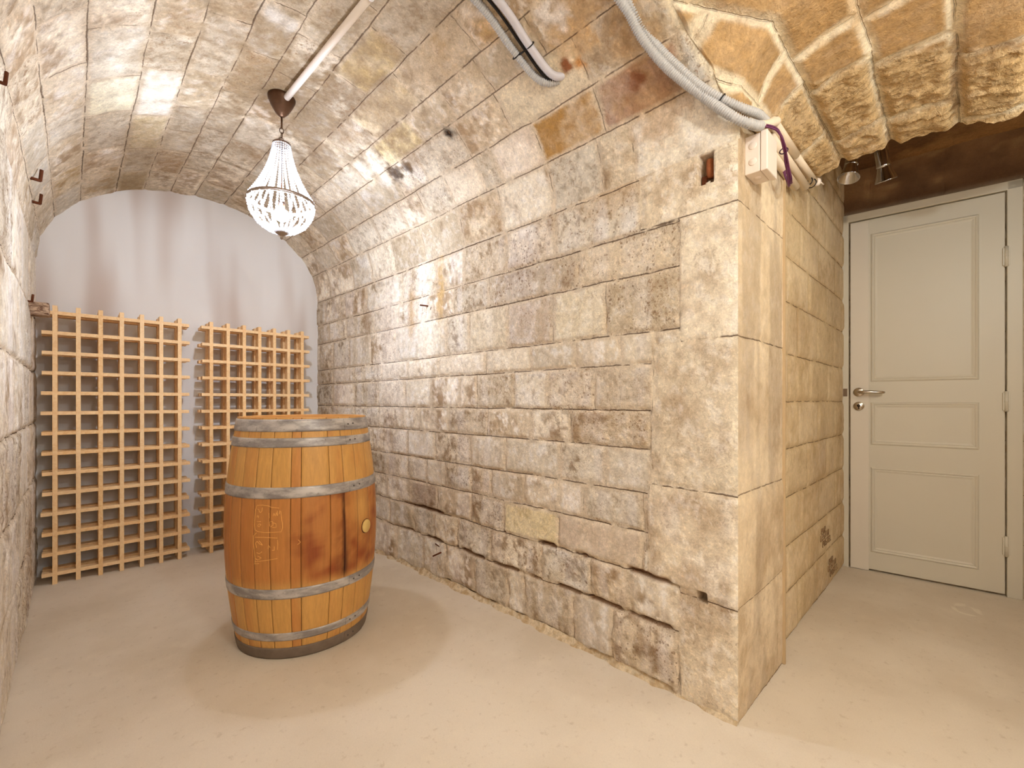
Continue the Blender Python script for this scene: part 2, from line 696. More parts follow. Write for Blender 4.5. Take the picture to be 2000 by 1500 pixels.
def is_quoin(U, V):
    lim = np.select([V < .22, V < .38, V < .706, V < 1.204, V < 1.62], [.684, .684, .80, .787, .686], .835)
    return U < lim


us = np.concatenate([grid_lines(.5, 2.1, .0065, [.575, .622, .592, .624]), grid_lines(2.11, YE + .01, .011)])
vs = grid_lines(0, ZS, .0075, rows_w[1:-1] + [1.703, 1.804, .346, .378])
masonry('wall_right', us, vs, pos_right, mat_wall, rows_w, cols_w, 11, flip=False, extra_h=base_bulge, post=quoin, seal=.5, sealv=True,
        alt=(is_quoin, rows_q, cols_q, dict(wobble=.008, bulge=.004, relief=.004, mw=.010, extra_rough=.1, fleck=.9)),
        recess=[(.574, .6225, 1.703, 1.8045, .05, (120, 70, 45)), (.592, .6245, .3455, .3785, .04, (60, 38, 25))],
        overrides=[(1.0, .46, (205, 186, 164), .95, .05), (1.35, .45, (226, 206, 150), .8, .35), (2.2, .46, (150, 118, 92), .7, .6),
                   (1.1, 1.35, (226, 212, 184), .8, .5), (.9, .9, (170, 142, 110), .4, 1.0), (.85, 1.35, (214, 194, 164), .4, .95),
                   (1.4, 1.35, (186, 156, 130), .4, .7), (1.6, 1.35, (240, 226, 200), .5, .5), (1.4, 1.55, (150, 120, 96), .2, 1.0),
                   (1.5, 1.19, (242, 228, 206), .7, .4), (1.8, 1.19, (244, 230, 210), .7, .4), (.9, 1.53, (222, 198, 164), .6, .95),
                   (1.1, 1.05, (176, 146, 112), .35, .9), (.9, 1.05, (184, 158, 128), .4, .5)],
        spots=[(1.46, .62, 1.88, .13, (168, 128, 82), .6), (1.46, .95, 1.80, .15, (190, 158, 118), .5), (1.46, .77, .975, .025, (90, 55, 35), .9), (1.46, 2.6, 1.3, .25, (250, 238, 226), .5, (1, 1, .3)),
               (1.46, 2.2, 1.5, .12, (255, 245, 230), .6, (1, 1, .25)), (1.46, 2.05, 1.6, .05, (196, 160, 104), .8, (1, 1, .2)),
               (1.46, 2.35, 1.55, .05, (188, 150, 100), .6, (1, 1, .2)), (1.46, 2.9, 1.5, .06, (150, 120, 90), .5, (1, 1, .2))],
        wobble=.006, bulge=.0022, relief=.0045, extra_rough=.05, streak=.38, mw=.017, joint_depth=.007, fleck=.75)  # streak puts the chandelier strands' shadow bands into the wall colour

# ---- main vault: from right springing over the crown to the left springing
rows_v = [1.80, 2.01, 2.17, 2.33, 2.465, 2.62, 2.78, 2.955, 3.09, 3.235, 3.385, 3.576, 3.745, 3.89, 4.1]
given_v = {
    0: [.5, .853, 1.0, 1.24, 1.55, 1.85, 2.2],
    1: [.5, .64, .95, 1.25, 1.5, 1.62, 1.85, 2.1, 2.3],
    2: [.5, .95, 1.35, 1.62, 1.95, 2.2],
}
cols_v = rand_cols(rows_v, -1.6, 3.8, .24, .40, 9, given_v)

# mouth of the corridor vault: limit curves of the main vault (v -> y)
E0 = [(1.463, .50, 1.86), (1.453, .528, 1.915), (1.406, .557, 2.034), (1.345, .60, 2.12), (1.272, .624, 2.198), (1.15, .60, 2.283),
      (1.03, .47, 2.338), (.955, .22, 2.367), (.935, -.10, 2.371)]


def v_of(x, y, z):
    x1 = float(xr(np.array([y]))[0])
    cx, a = (x1 + XL) / 2, (x1 - XL) / 2
    return ZS + float(np.interp(math.atan2((z - ZS) / RISE, (x - cx) / a), _th, _arc))


mv = [ZS, ZS + .05] + [v_of(*p) for p in E0[1:]]
my = [.5, .5] + [p[1] for p in E0[1:]]
V_MOUTH = mv[-1]


def pos_vault(U, V):
    x1 = xr(U)
    cx, a = (x1 + XL) / 2, (x1 - XL) / 2
    ang = np.interp(V - ZS, _arc, _th)
    P = np.stack([cx + a * np.cos(ang), U, ZS + RISE * np.sin(ang)], 1)
    N = np.stack([-np.cos(ang) / a, np.zeros_like(U), -np.sin(ang) / RISE], 1)
    N /= np.linalg.norm(N, axis=1)[:, None]
    return P, N


vault_over = [(1.759, 2.707, (190, 158, 92), .75, .4), (2.455, 3.492, (244, 234, 204), .8, .2), (2.276, 3.309, (246, 238, 226), .9, .2),
              (1.095, 2.09, (172, 128, 66), .95, .5), (.80, 2.09, (150, 96, 58), .9, .6), (1.978, 2.40, (216, 190, 128), .8, .5),
              (1.131, 2.22, (236, 220, 192), .8, .3), (1.721, 2.1, (240, 224, 202), .8, .4), (1.497, 2.55, (196, 166, 124), .6, .4),
              (1.4, 2.1, (232, 214, 196), .7, .3), (3.5, 3.3, (160, 132, 92), .7, .5), (3.5, 3.45, (178, 150, 110), .6, .5),
              (3.3, 3.65, (172, 142, 90), .6, .4), (2.9, 3.3, (222, 204, 160), .5, .4), (1.75, 2.6, (206, 178, 132), .6, .5)]
vault_spots = [(1.42, .75, 2.02, .17, (170, 128, 80), .55), (1.30, .76, 2.16, .15, (176, 134, 84), .55), (1.22, .95, 2.23, .12, (196, 152, 98), .5), (1.1, .8, 2.30, .25, (182, 142, 92), .5),
               (1.226, 1.662, 2.231, .045, (38, 24, 16), 1.0), (1.23, 2.15, 2.22, .06, (60, 42, 32), .9, (1, .8, 1)),
               (1.24, 2.04, 2.224, .045, (50, 34, 24), .9), (1.20, 1.95, 2.25, .16, (120, 92, 66), .45),
               (1.35, .80, 2.08, .06, (112, 52, 26), .8), (1.256, 1.01, 2.20, .035, (130, 66, 24), .9),
               (1.27, .96, 2.18, .03, (190, 120, 40), .8), (1.0, 1.9, 2.35, .35, (130, 104, 76), .5), (.8, 2.25, 2.4, .45, (120, 96, 70), .62),
               (.45, 2.1, 2.39, .45, (146, 122, 90), .5), (.62, 2.75, 2.41, .4, (134, 110, 84), .5), (.85, 1.5, 2.38, .35, (150, 124, 92), .4), (.3, 3.0, 2.35, .4, (160, 134, 104), .35),
               (.95, 2.6, 2.37, .25, (128, 104, 78), .4), (.5, 1.9, 2.4, .25, (142, 116, 84), .35), (1.05, 1.2, 2.33, .08, (205, 160, 90), .5),
               (1.3, 1.9, 2.16, .12, (242, 230, 210), .5), (.2, 3.55, 2.3, .2, (140, 118, 84), .45)]
vk = dict(overrides=vault_over, spots=vault_spots, wobble=.007, bulge=.005, relief=.004, mw=.015, streak=.0, fleck=.45, sv=.20, tonality=(.3, .75))


def vault_piece(name, v0, v1, ylo, yhi, dv, du_fn, flip=True):
    vs = grid_lines(v0, v1, dv, rows_v)
    ss = du_fn
    S, V = np.meshgrid(ss, vs, indexing='ij')
    sh = S.shape
    S, V = S.ravel(), V.ravel()
    lo = ylo(V)
    hi = yhi(V)
    lo = lo - (.006 if name == 'a' else 0)
    U = lo + (hi - lo) * S
    P, N = pos_vault(U, V)
    h, alb, joint, stone = stone_attrs(P, U, V, rows_v, cols_v, 23, **vk)
    # keep edges tight where the pieces meet
    h = h * sstep(0, .02, V - ZS) * sstep(0, .02, V_MAX - V)
    if name == 'a':
        ed = (U - lo)
        h = h * sstep(0, .03, ed)
        w_ = (1 - sstep(.008, .035, ed + (fbm(P, 30, 2, 88) - .5) * .03)) * .8
        alb[:, :3] = mixc(alb[:, :3], PALEM[None, :] * .9, w_)
        joint[ed < .02] = .3
    P = P + N * h[:, None]
    return P, sh, alb, joint, stone


parts = []
sA = np.linspace(0, 1, 390)
parts.append(vault_piece('a', ZS, V_MOUTH, lambda V: np.interp(V, mv, my), lambda V: np.full(len(V), YE + .01), .0075, sA))
parts.append(vault_piece('b', V_MOUTH, V_MAX, lambda V: np.full(len(V), -1.3), lambda V: np.full(len(V), YE + .01), .010, np.linspace(0, 1, 440)))
parts.append(vault_piece('c', ZS, V_MOUTH, lambda V: np.full(len(V), -1.3), lambda V: -.2 - np.interp(V, mv, my), .03, np.linspace(0, 1, 30)))


def join_grids(name, parts, mat, flip=False):
    Ps, Qs, A, J, S, off = [], [], [], [], [], 0
    for P, sh, alb, joint, stone in parts:
        i, j = np.meshgrid(np.arange(sh[0] - 1), np.arange(sh[1] - 1), indexing='ij')
        a = (i * sh[1] + j).ravel() + off
        q = np.stack([a, a + sh[1], a + sh[1] + 1, a + 1], 1)
        Ps.append(P)
        Qs.append(q)
        A.append(alb)
        J.append(joint)
        S.append(stone)
        off += len(P)
    P = np.concatenate(Ps)
    q = np.concatenate(Qs)
    if flip:
        q = q[:, ::-1]
    me = bpy.data.meshes.new(name)
    me.vertices.add(len(P))
    me.vertices.foreach_set('co', P.astype(np.float32).ravel())
    me.loops.add(q.size)
    me.loops.foreach_set('vertex_index', q.astype(np.int32).ravel())
    me.polygons.add(len(q))
    me.polygons.foreach_set('loop_start', np.arange(0, q.size, 4, dtype=np.int32))
    me.polygons.foreach_set('use_smooth', np.ones(len(q), bool))
    me.update(calc_edges=True)
    for nm, arr in (('albedo', A), ('joint', J), ('stone', S)):
        at = me.attributes.new(nm, 'FLOAT_COLOR', 'POINT')
        at.data.foreach_set('color', np.concatenate(arr).astype(np.float32).ravel())
    return tag(link(me, name, mat), kind='structure')


join_grids('ceiling', parts, mat_vault, flip=False)

# ---- left wall
rows_l = [0, .30, .58, .88, 1.16, 1.47, ZS + .3]
cols_l = rand_cols(rows_l, -1.6, 3.8, .30, .55, 31)


def pos_left(U, V):
    P = np.stack([np.full(len(U), XL), U, V], 1)
    return P, np.tile(np.array([[1., 0, 0]]), (len(U), 1))


masonry('wall_left', np.concatenate([grid_lines(-1.3, 1.2, .04), grid_lines(1.21, YE + .01, .0085)]), grid_lines(0, ZS, .010, rows_l[1:-1]),
        pos_left, mat_wall, rows_l, cols_l, 41, flip=True, sealv=True, wobble=.012, bulge=.004, relief=.006, mw=.014, streak=.5, joint_depth=.008,
        tonality=(.45, .9))

# ---- pier return face, towards the corridor
rows_p = [0, .353, .706, 1.204, 1.62, 1.9, 2.4]
cols_p = {i: [1.2, 2.3] for i in range(6)}
cols_p[0] = [1.2, 1.88, 2.2]
cols_p[3] = [1.2, 1.92, 2.2]


def pos_pier(U, V):
    P = np.stack([U, np.full(len(U), .5), V], 1)
    return P, np.tile(np.array([[0., -1, 0]]), (len(U), 1))


def pale(U, V, P, alb):
    n1 = fbm(P, 4, 4, 401)
    n2 = fbm(P, 24, 3, 402)
    st = fbm(P * np.array([1, 1, .15]), 14, 3, 403)
    c = mixc(np.array(lin((232, 210, 176)))[None, :].repeat(len(U), 0), np.array(lin((196, 170, 134)))[None, :], sstep(.35, .7, n1 * .7 + n2 * .3))
    c = mixc(c, np.array(lin((170, 148, 122)))[None, :], sstep(.5, .75, st) * .6)
    out = alb.copy()
    out[:, :3] = mixc(alb[:, :3], c, np.full(len(U), .75))
    return out


masonry('trim_1', grid_lines(1.465, 1.932, .008), grid_lines(0, 2.16, .010, rows_p[1:-1]), pos_pier, mat_block, rows_p, cols_p, 51,
        flip=False, post=pale, seal=1.465, wobble=.006, bulge=.003, relief=.003, mw=.006)
m = MB()
m.box((1.93, .49, 0), (1.94, .56, 2.2))
tag(m.build('trim_2', plain('pier_edge_stone', (205, 178, 140), .9, bump=.4, spec=.1)), kind='structure')

# ---- corridor block wall
rows_b = [0, .195, .39, .595, .80, 1.0, 1.2, 1.42, 1.61, 1.81, 2.01, 2.21, 2.5]
cols_b = {}
for r in range(len(rows_b) - 1):
    o = (0 if r % 2 else .19) + .02 * (r % 3)
    cols_b[r] = [1.74 + o, 2.12 + o, 2.48 + o, 2.87 + o, 3.26 + o, 3.7 + o]


def pos_block(U, V):
    P = np.stack([U, np.full(len(U), .54), V], 1)
    return P, np.tile(np.array([[0., -1, 0]]), (len(U), 1))


def blockc(U, V, P, alb):
    n1 = fbm(P, 3, 3, 411)
    n2 = fbm(P, 20, 3, 412)
    c = mixc(np.array(lin((226, 200, 156)))[None, :].repeat(len(U), 0), np.array(lin((196, 166, 122)))[None, :], sstep(.35, .7, n1 * .7 + n2 * .3))
    out = alb.copy()
    out[:, :3] = mixc(alb[:, :3], c, np.full(len(U), .72))
    return out


masonry('wall_corridor', grid_lines(1.93, 3.42, .011), grid_lines(0, 2.42, .011, rows_b[1:-1]), pos_block, mat_block, rows_b, cols_b, 61,
        flip=False, post=blockc, wobble=.007, bulge=.006, relief=.002, mw=.009, mortar=np.array(lin((178, 150, 118))))

# ---- corridor vault: lofted between the mouth in the main vault, a middle arch and the far arch edge
Em = [(1.463, .50, 1.87), (1.463, .495, 1.93), (1.463, .485, 1.99), (1.463, .455, 2.055), (1.463, .405, 2.115), (1.463, .31, 2.16), (1.463, .20, 2.185),
      (1.463, .05, 2.195), (1.463, -.10, 2.20)]
E1 = [(2.34, .50, 1.97), (2.345, .49, 1.985), (2.35, .475, 2.00), (2.36, .44, 2.025), (2.37, .385, 2.045), (2.385, .30, 2.06), (2.40, .20, 2.072),
      (2.42, .05, 2.066), (2.44, -.10, 2.035)]


def mirror(E):
    return E + [(2 * E[-1][0] - x if False else x, -.2 - y, z) for (x, y, z) in reversed(E[:-1])]


E0f, Emf, E1f = (np.array(mirror(e)) for e in (E0, Em, E1))
# resample by arc length of the middle arch so that courses run straight
LA = np.concatenate([[0], np.cumsum(np.linalg.norm(np.diff(Emf, axis=0), axis=1))])
C_LEN = LA[-1]


def loft(S, T):
    """S along the corridor 0..2 (0 mouth, 1 middle, 2 far edge), T arch length"""
    a, b, c = (np.stack([np.interp(T, LA, E[:, k]) for k in range(3)], 1) for E in (E0f, Emf, E1f))
    s = S[:, None]
    P1 = a * (1 - s) + b * s
    P2 = b * (2 - s) + c * (s - 1)
    w = np.where(s < 1, 0, 1)
    P = P1 * (1 - w) + P2 * w
    k = (1 - sstep(0, .45, np.abs(S - 1)))[:, None] * .02
    return P


rows_c = sorted([.0, .10, .30, .50, .70, .90, 1.1, 1.3, 1.5])
# joints of the courses measured across the arch: springing, then every .19 m
rows_c = [-.05, .10, .27, .46, .66, .84, 1.02, 1.22, 1.41, 1.6]
rg = random.Random(4)
XJ = {0: [.9, 1.28, 1.56, 2.2], 1: [1.0, 1.14, 1.36, 1.60, 1.78, 2.12, 2.5], 2: [.9, 1.22, 1.66, 1.86, 2.22, 2.6], 3: [.8, 1.1, 1.36, 1.70, 1.92, 2.26, 2.6],
      4: [.8, 1.02, 1.5, 1.72, 2.05, 2.4, 2.7]}
cols_c = rand_cols(rows_c, .7, 2.8, .25, .4, 12, XJ)
SS = np.concatenate([np.linspace(0, 1, 60)[:-1], np.linspace(1, 2, 150)])
TT = grid_lines(0, float(C_LEN), .0065, rows_c)
S, T = np.meshgrid(SS, TT, indexing='ij')
shp = S.shape
S, T = S.ravel(), T.ravel()
P = loft(S, T)
G = P.reshape(shp + (3,))
gs = np.gradient(G, axis=0)
gt = np.gradient(G, axis=1)
N = np.cross(gs, gt).reshape(-1, 3)
N /= np.linalg.norm(N, axis=1)[:, None] + 1e-9
N = np.where((N[:, 2] > 0)[:, None], -N, N)
crease = 1.72 + (.5 - np.clip(P[:, 1], -.5, .5)) * .58 + (fbm(P, 8, 2, 71) - .5) * .04
roughz = sstep(-.01, .02, P[:, 0] - crease)
h, alb, joint, stone = stone_attrs(P, P[:, 0], T, rows_c, cols_c, 71, wobble=.012, bulge=.010, relief=.003, mw=.026, mortar=PALEM,
                                   tonality=(.1, .5), pale_blotch=.5,
                                   spots=[(2.1, -.05, 2.08, .25, (150, 104, 62), .5), (1.35, .45, 2.1, .12, (150, 104, 60), .5),
                                          (1.6, .2, 2.17, .2, (196, 152, 98), .5)])
n_a = fbm(P * np.array([1.5, .55, 1]) + (fbm(P, 12, 2, 84)[:, None] - .5) * .05, 30, 4, 81)
n_b = fbm(P * np.array([1.6, .6, 1]), 75, 3, 82)
e = np.minimum(joint[:, 2], joint[:, 3])
h = h + roughz * ((n_a - .5) * .040 + (n_b - .5) * .016) * sstep(0, .03, e) + roughz * (.012 * sstep(0, .04, e) - .008)
rc = np.array(lin((206, 170, 118)))[None, :] * (.8 + .4 * n_b[:, None])
alb[:, :3] = mixc(alb[:, :3], rc, roughz * .8 * sstep(.004, .02, e))
alb[:, :3] = mixc(alb[:, :3], np.array(lin((184, 146, 96)))[None, :] * (.55 + .5 * n_b[:, None] + .45 * fbm(P, 9, 3, 87)[:, None]), (1 - roughz) * .88 * sstep(.012, .03, e))
stone[:, 0] = np.maximum(stone[:, 0] * .5, roughz * .9)
edge_fade = sstep(0, .06, S)
P = P + N * (h * edge_fade)[:, None]
PC = P.copy()
tag(grid_mesh('ceiling', P, shp[0], shp[1], mat_corr, alb, joint, stone), kind='structure')

# face of the corridor arch towards the door bay, dropping from the bay ceiling to the rough arch edge
last = PC.reshape(shp + (3,))[-1]
mat_dark = stone_material('dark_brown_plaster', mottle=0, crack=0, fine=.4, pits=.0, bump=.6, bdist=.006)  # dark brown mottled tones for the arch face and bay ceiling
nk = 6
F3 = []
for k in range(nk):
    q = last.copy()
    q[:, 2] = last[:, 2] + (2.42 - last[:, 2]) * k / (nk - 1)
    q[:, 0] += .05 * k / (nk - 1)
    F3.append(q)
F3 = np.array(F3).reshape(-1, 3)


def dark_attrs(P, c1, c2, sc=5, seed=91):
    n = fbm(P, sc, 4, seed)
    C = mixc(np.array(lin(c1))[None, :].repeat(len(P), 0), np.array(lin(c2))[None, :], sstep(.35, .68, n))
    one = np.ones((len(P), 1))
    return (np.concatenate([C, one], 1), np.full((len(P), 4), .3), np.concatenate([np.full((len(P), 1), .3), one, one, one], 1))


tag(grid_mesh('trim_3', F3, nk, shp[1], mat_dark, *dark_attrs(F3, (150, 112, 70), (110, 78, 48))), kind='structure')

# bay ceiling by the door
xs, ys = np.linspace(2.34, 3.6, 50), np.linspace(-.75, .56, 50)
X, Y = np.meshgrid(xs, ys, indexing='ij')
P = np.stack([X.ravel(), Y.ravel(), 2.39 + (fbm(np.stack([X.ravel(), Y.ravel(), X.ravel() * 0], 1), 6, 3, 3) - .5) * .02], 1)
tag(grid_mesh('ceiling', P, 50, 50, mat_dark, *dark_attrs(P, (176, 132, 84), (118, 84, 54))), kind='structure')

# ---- door wall, slightly skewed. local frame: origin at the latch-side foot of the door
DO = Vector((3.37, .51, 0))
DANG = math.atan2(-.637, .064)                # direction latch -> hinge side
dx = Vector((math.cos(DANG), math.sin(DANG), 0))
dn = Vector((-.995, -.0998, 0))               # towards the camera
if dn.dot(Vector((-1, 0, 0))) < 0:
    dn = -dn


def pos_door(U, V):
    P = np.array(DO)[None, :] + U[:, None] * np.array(dx)[None, :] + V[:, None] * np.array([[0, 0, 1.]])
    return P, np.tile(np.array(dn)[None, :], (len(U), 1))


rows_d = [0, .27, .52, .80, 1.05, 1.36, 1.62, 1.9, 2.13, 2.6]
cols_d = rand_cols(rows_d, -.2, 1.4, .3, .5, 7)


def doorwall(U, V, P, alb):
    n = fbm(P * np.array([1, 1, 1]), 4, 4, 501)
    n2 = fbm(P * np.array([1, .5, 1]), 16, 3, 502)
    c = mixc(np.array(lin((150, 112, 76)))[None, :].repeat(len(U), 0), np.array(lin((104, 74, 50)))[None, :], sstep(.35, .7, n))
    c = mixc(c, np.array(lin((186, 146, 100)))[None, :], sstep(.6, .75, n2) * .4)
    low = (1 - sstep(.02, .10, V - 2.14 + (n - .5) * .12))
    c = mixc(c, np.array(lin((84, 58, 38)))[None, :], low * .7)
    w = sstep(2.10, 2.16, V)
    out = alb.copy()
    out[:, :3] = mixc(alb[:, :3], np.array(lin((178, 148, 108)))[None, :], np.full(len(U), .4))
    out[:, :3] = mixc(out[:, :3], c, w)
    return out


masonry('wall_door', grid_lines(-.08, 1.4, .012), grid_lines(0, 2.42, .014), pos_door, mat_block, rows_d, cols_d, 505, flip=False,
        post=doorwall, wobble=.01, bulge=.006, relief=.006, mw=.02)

# ---- end wall of the cellar: smooth pale plaster
t = NT('pale_plaster')
co = t.coord()
n = t.noise(t.mapping(co, (2.6, 1, .42)), 2.4, 1, .4)
n2 = t.noise(co, 120, 3)
c = t.mix(t.ramp(n, .42, .85), lin((232, 228, 226)), lin((200, 184, 174)))  # soft vertical bands: chandelier bead shadows put into the plaster colour
t.base(c)
t.set(Roughness=.9)
t.l.new(t.bump(n2, .12, .002), t.bsdf.inputs['Normal'])
m = MB()
m.box((-.25, YE - .005, 0), (1.55, YE + .05, 2.5))
tag(m.build('wall_back', t.m), kind='structure')

# ---- floor
t = NT('screed_floor')
co = t.coord()
nb = t.noise(co, 1.3, 4, .55)
nm = t.noise(co, 9, 4, .6)
nf = t.noise(co, 260, 3, .6)
c = t.mix(t.ramp(nb, .35, .65), lin((229, 215, 196)), lin((214, 198, 176)))
c = t.mix(t.math('MULTIPLY', t.ramp(nm, .52, .75), .35), c, lin((234, 220, 198)))
vor = t.node('ShaderNodeTexVoronoi')
t.l.new(co, vor.inputs['Vector'])
vor.inputs['Scale'].default_value = 38
sp = t.math('LESS_THAN', vor.outputs['Distance'], t.math('MULTIPLY', t.ramp(t.noise(co, 5, 2), .5, .9), .10))
c = t.mix(t.math('MULTIPLY', sp, .6), c, lin((150, 118, 84)))
ns = t.noise(co, 34, 5, .7)
c = t.mix(t.math('MULTIPLY', t.ramp(ns, .56, .72), .35), c, lin((178, 154, 124)))
# pale chalky smear on the screed near the door
vd = t.node('ShaderNodeVectorMath', operation='DISTANCE')
t.l.new(t.mapping(co, (1, 1.6, 1)), vd.inputs[0])
vd.inputs[1].default_value = (3.06, .02, 0)
ring = t.math('ABSOLUTE', t.math('SUBTRACT', t.math('ADD', vd.outputs['Value'], t.math('MULTIPLY', t.math('SUBTRACT', nm, .5), .12)), .07))
smear = t.math('MULTIPLY', t.ramp(ring, .022, .006), t.ramp(nm, .42, .5))
c = t.mix(t.math('MULTIPLY', smear, .7), c, lin((240, 228, 208)))
g = t.math('MULTIPLY_ADD', nf, .16, .92)
vm = t.node('ShaderNodeVectorMath', operation='SCALE')
t.l.new(c, vm.inputs[0])
t.l.new(g, vm.inputs['Scale'])
t.base(vm.outputs[0])
t.set(Roughness=.62)
t.bsdf.inputs['Specular IOR Level'].default_value = .3
t.l.new(t.bump(t.math('ADD', nf, t.math('MULTIPLY', nm, 1.5)), .15, .003), t.bsdf.inputs['Normal'])
xs, ys = np.linspace(-.3, 3.7, 160), np.linspace(-1.35, 3.75, 200)
X, Y = np.meshgrid(xs, ys, indexing='ij')
P0 = np.stack([X.ravel(), Y.ravel(), 0 * X.ravel()], 1)
P = P0.copy()
P[:, 2] = (fbm(P0, 1.5, 3, 61) - .5) * .006
tag(grid_mesh('floor', P, 160, 200, t.m), kind='structure')

# crumbly mortar fillet where the long wall meets the floor
us = np.arange(.5, 3.4, .008)
vv = np.linspace(0, 1, 9)
U, V = np.meshgrid(us, vv, indexing='ij')
shp = U.shape
U, V = U.ravel(), V.ravel()
base = np.stack([xr(U), U, np.zeros_like(U)], 1)
nn = fbm(base, 14, 3, 95)
wid = .022 + .07 * (nn - .42)
P = np.stack([xr(U) + .01 - wid * (1 - V) * 1.0, U, .022 * V ** 1.6 * (nn + .6) - .004 * (1 - V)], 1)
n3 = fbm(P, 60, 3, 96)
P[:, 2] += (n3 - .5) * .012 * V
C = mixc(np.array(lin((218, 198, 166)))[None, :].repeat(len(U), 0), np.array(lin((190, 162, 124)))[None, :], sstep(.4, .7, n3))
one = np.ones((len(U), 1))
tag(grid_mesh('trim_4', P, shp[0], shp[1], mat_wall, np.concatenate([C, one], 1), np.full((len(U), 4), .3),
              np.concatenate([one * .4, one, one, one], 1)), kind='structure')

# ---- the sides the photograph does not show
mp = plain('rough_limestone', (214, 188, 150), .9, var=.2, scale=6, bump=.5, spec=.1)
m = MB()
m.box((-.25, -1.36, 0), (1.5, -1.29, 2.5))
tag(m.build('wall_front', mp), kind='structure')
m = MB()
m.box((1.44, -1.4, 0), (1.5, -.70, 2.2))
m.box((1.44, -.76, 0), (3.6, -.70, 2.45))
tag(m.build('wall_entrance', mp), kind='structure')

# ------------------------------------------------------------------ door with frame
mat_paint = plain('cream_door_paint', (218, 208, 188), .42, var=.02, scale=4, spec=.4)
mat_paint2 = plain('cream_strip_paint', (228, 216, 198), .4, var=.02, scale=4, spec=.4)
mat_gap = plain('gap_shade_dark', (40, 26, 16), .9)
mat_chrome = plain('brushed_steel', (196, 186, 172), .25, 1.0, var=.05)
Md = Matrix(((dx.x, dn.x, 0), (dx.y, dn.y, 0), (0, 0, 1))).to_4x4()
door = empty('door_1', DO)
tag(door, kind='structure')
# the door's own frame of axes: x towards hinges, y towards the room, z up


def dbuild(mb, name, mat, parent=None):
    mb.v = [tuple(Md @ Vector(p)) for p in mb.v]
    return mb.build(name, mat, parent or door)


W, HT = .64, 2.075
m = MB()
m.box((-.045, -.02, 0), (-.003, .035, HT + .045), .003)
m.box((W + .003, -.02, 0), (W + .058, .035, HT + .045), .003)
m.box((-.045, -.02, HT + .003), (W + .058, .035, HT + .047), .003)
dbuild(m, 'door_frame', mat_paint)
m = MB()
m.box((-.003, -.02, 0), (W + .003, -.012, HT + .003))
dbuild(m, 'gap_shade_sheet', mat_gap)  # dark sheet behind the leaf, stands in for the shade in the gap
m = MB()
m.box((.005, -.011, .012), (W - .003, .027, HT - .003), .002)
# moulded panels: shallow raised rims of stepped section, panel field
leaf = dbuild(m, 'leaf', mat_paint)


def moulding(x0, x1, z0, z1):
    mb = MB()
    prof = [(0, .0265), (.003, .031), (.008, .034), (.013, .032), (.016, .029), (.020, .0305), (.024, .029), (.028, .0275), (.033, .0265)]
    vs, fs = [], []
    for (d, y) in prof:
        vs += [(x0 + d, y, z0 + d), (x1 - d, y, z0 + d), (x1 - d, y, z1 - d), (x0 + d, y, z1 - d)]
    for i in range(len(prof) - 1):
        for k in range(4):
            a, b = i * 4 + k, i * 4 + (k + 1) % 4
            fs.append((a, b, b + 4, a + 4))
    mb.add(vs, fs)
    return mb


for (z0, z1) in ((1.115, 1.985), (.745, .995), (.115, .615)):
    dbuild(moulding(.10, .545, z0, z1), 'panel_moulding', mat_paint, leaf)
m = MB()
m.box((.005, .027, .004), (.092, .033, HT - .006), .0015)
tag(dbuild(m, 'cover_strip', mat_paint2), 'flat paler strip along the latch edge')
for z in (1.74, 1.0, .26):
    m = MB()
    m.tube([(W + .001, .036, z - .052), (W + .001, .036, z + .052)], .0075, 12)
    m.tube([(W + .001, .036, z - .0015), (W + .001, .036, z + .0015)], .0085, 12)
    m.box((W - .012, .024, z - .045), (W + .014, .0365, z + .045), .001)
    dbuild(m, 'hinge', mat_paint)
hz = 1.055
m = MB()
m.disc((.045, .036, hz), (0, 1, 0), .026, .008, 28)
rose = tag(dbuild(m, 'handle_rose', mat_chrome), 'round steel rose')
m = MB()
pts = [(.045, .036, hz), (.045, .06, hz), (.047, .072, hz), (.056, .080, hz), (.075, .082, hz), (.10, .080, hz), (.13, .076, hz - .002), (.155, .070, hz - .003), (.163, .066, hz - .003)]
m.tube(pts, .009, 14, radii=[.010, .010, .010, .0095, .009, .009, .0085, .008, .006])
tag(dbuild(m, 'door_handle', mat_chrome), 'polished steel lever handle')
m = MB()
m.disc((.045, .036, hz - .083), (0, 1, 0), .026, .008, 28)
esc = tag(dbuild(m, 'lock_escutcheon', mat_chrome), 'round steel lock cover')
m = MB()
m.disc((.045, .041, hz - .080), (0, 1, 0), .0085, .004, 18)
m.box((.041, .037, hz - .101), (.049, .042, hz - .085), .001)
dbuild(m, 'lock_cylinder', plain('dark_steel', (70, 58, 48), .4, 1.0), esc)
m = MB()
m.box((-.030, .033, hz - .025), (-.010, .0365, hz + .022), .001)
tag(dbuild(m, 'strike_plate', plain('strike_steel', (120, 100, 80), .4, .8)), 'small steel strike plate on frame')

# ------------------------------------------------------------------ barrel
BC = Vector((.733, 2.07, 0))
BH = .935
PHI0 = math.atan2(-BC.y, -BC.x)


def br(z):
    return .304 - .048 * abs((z - .468) / .468) ** 1.9


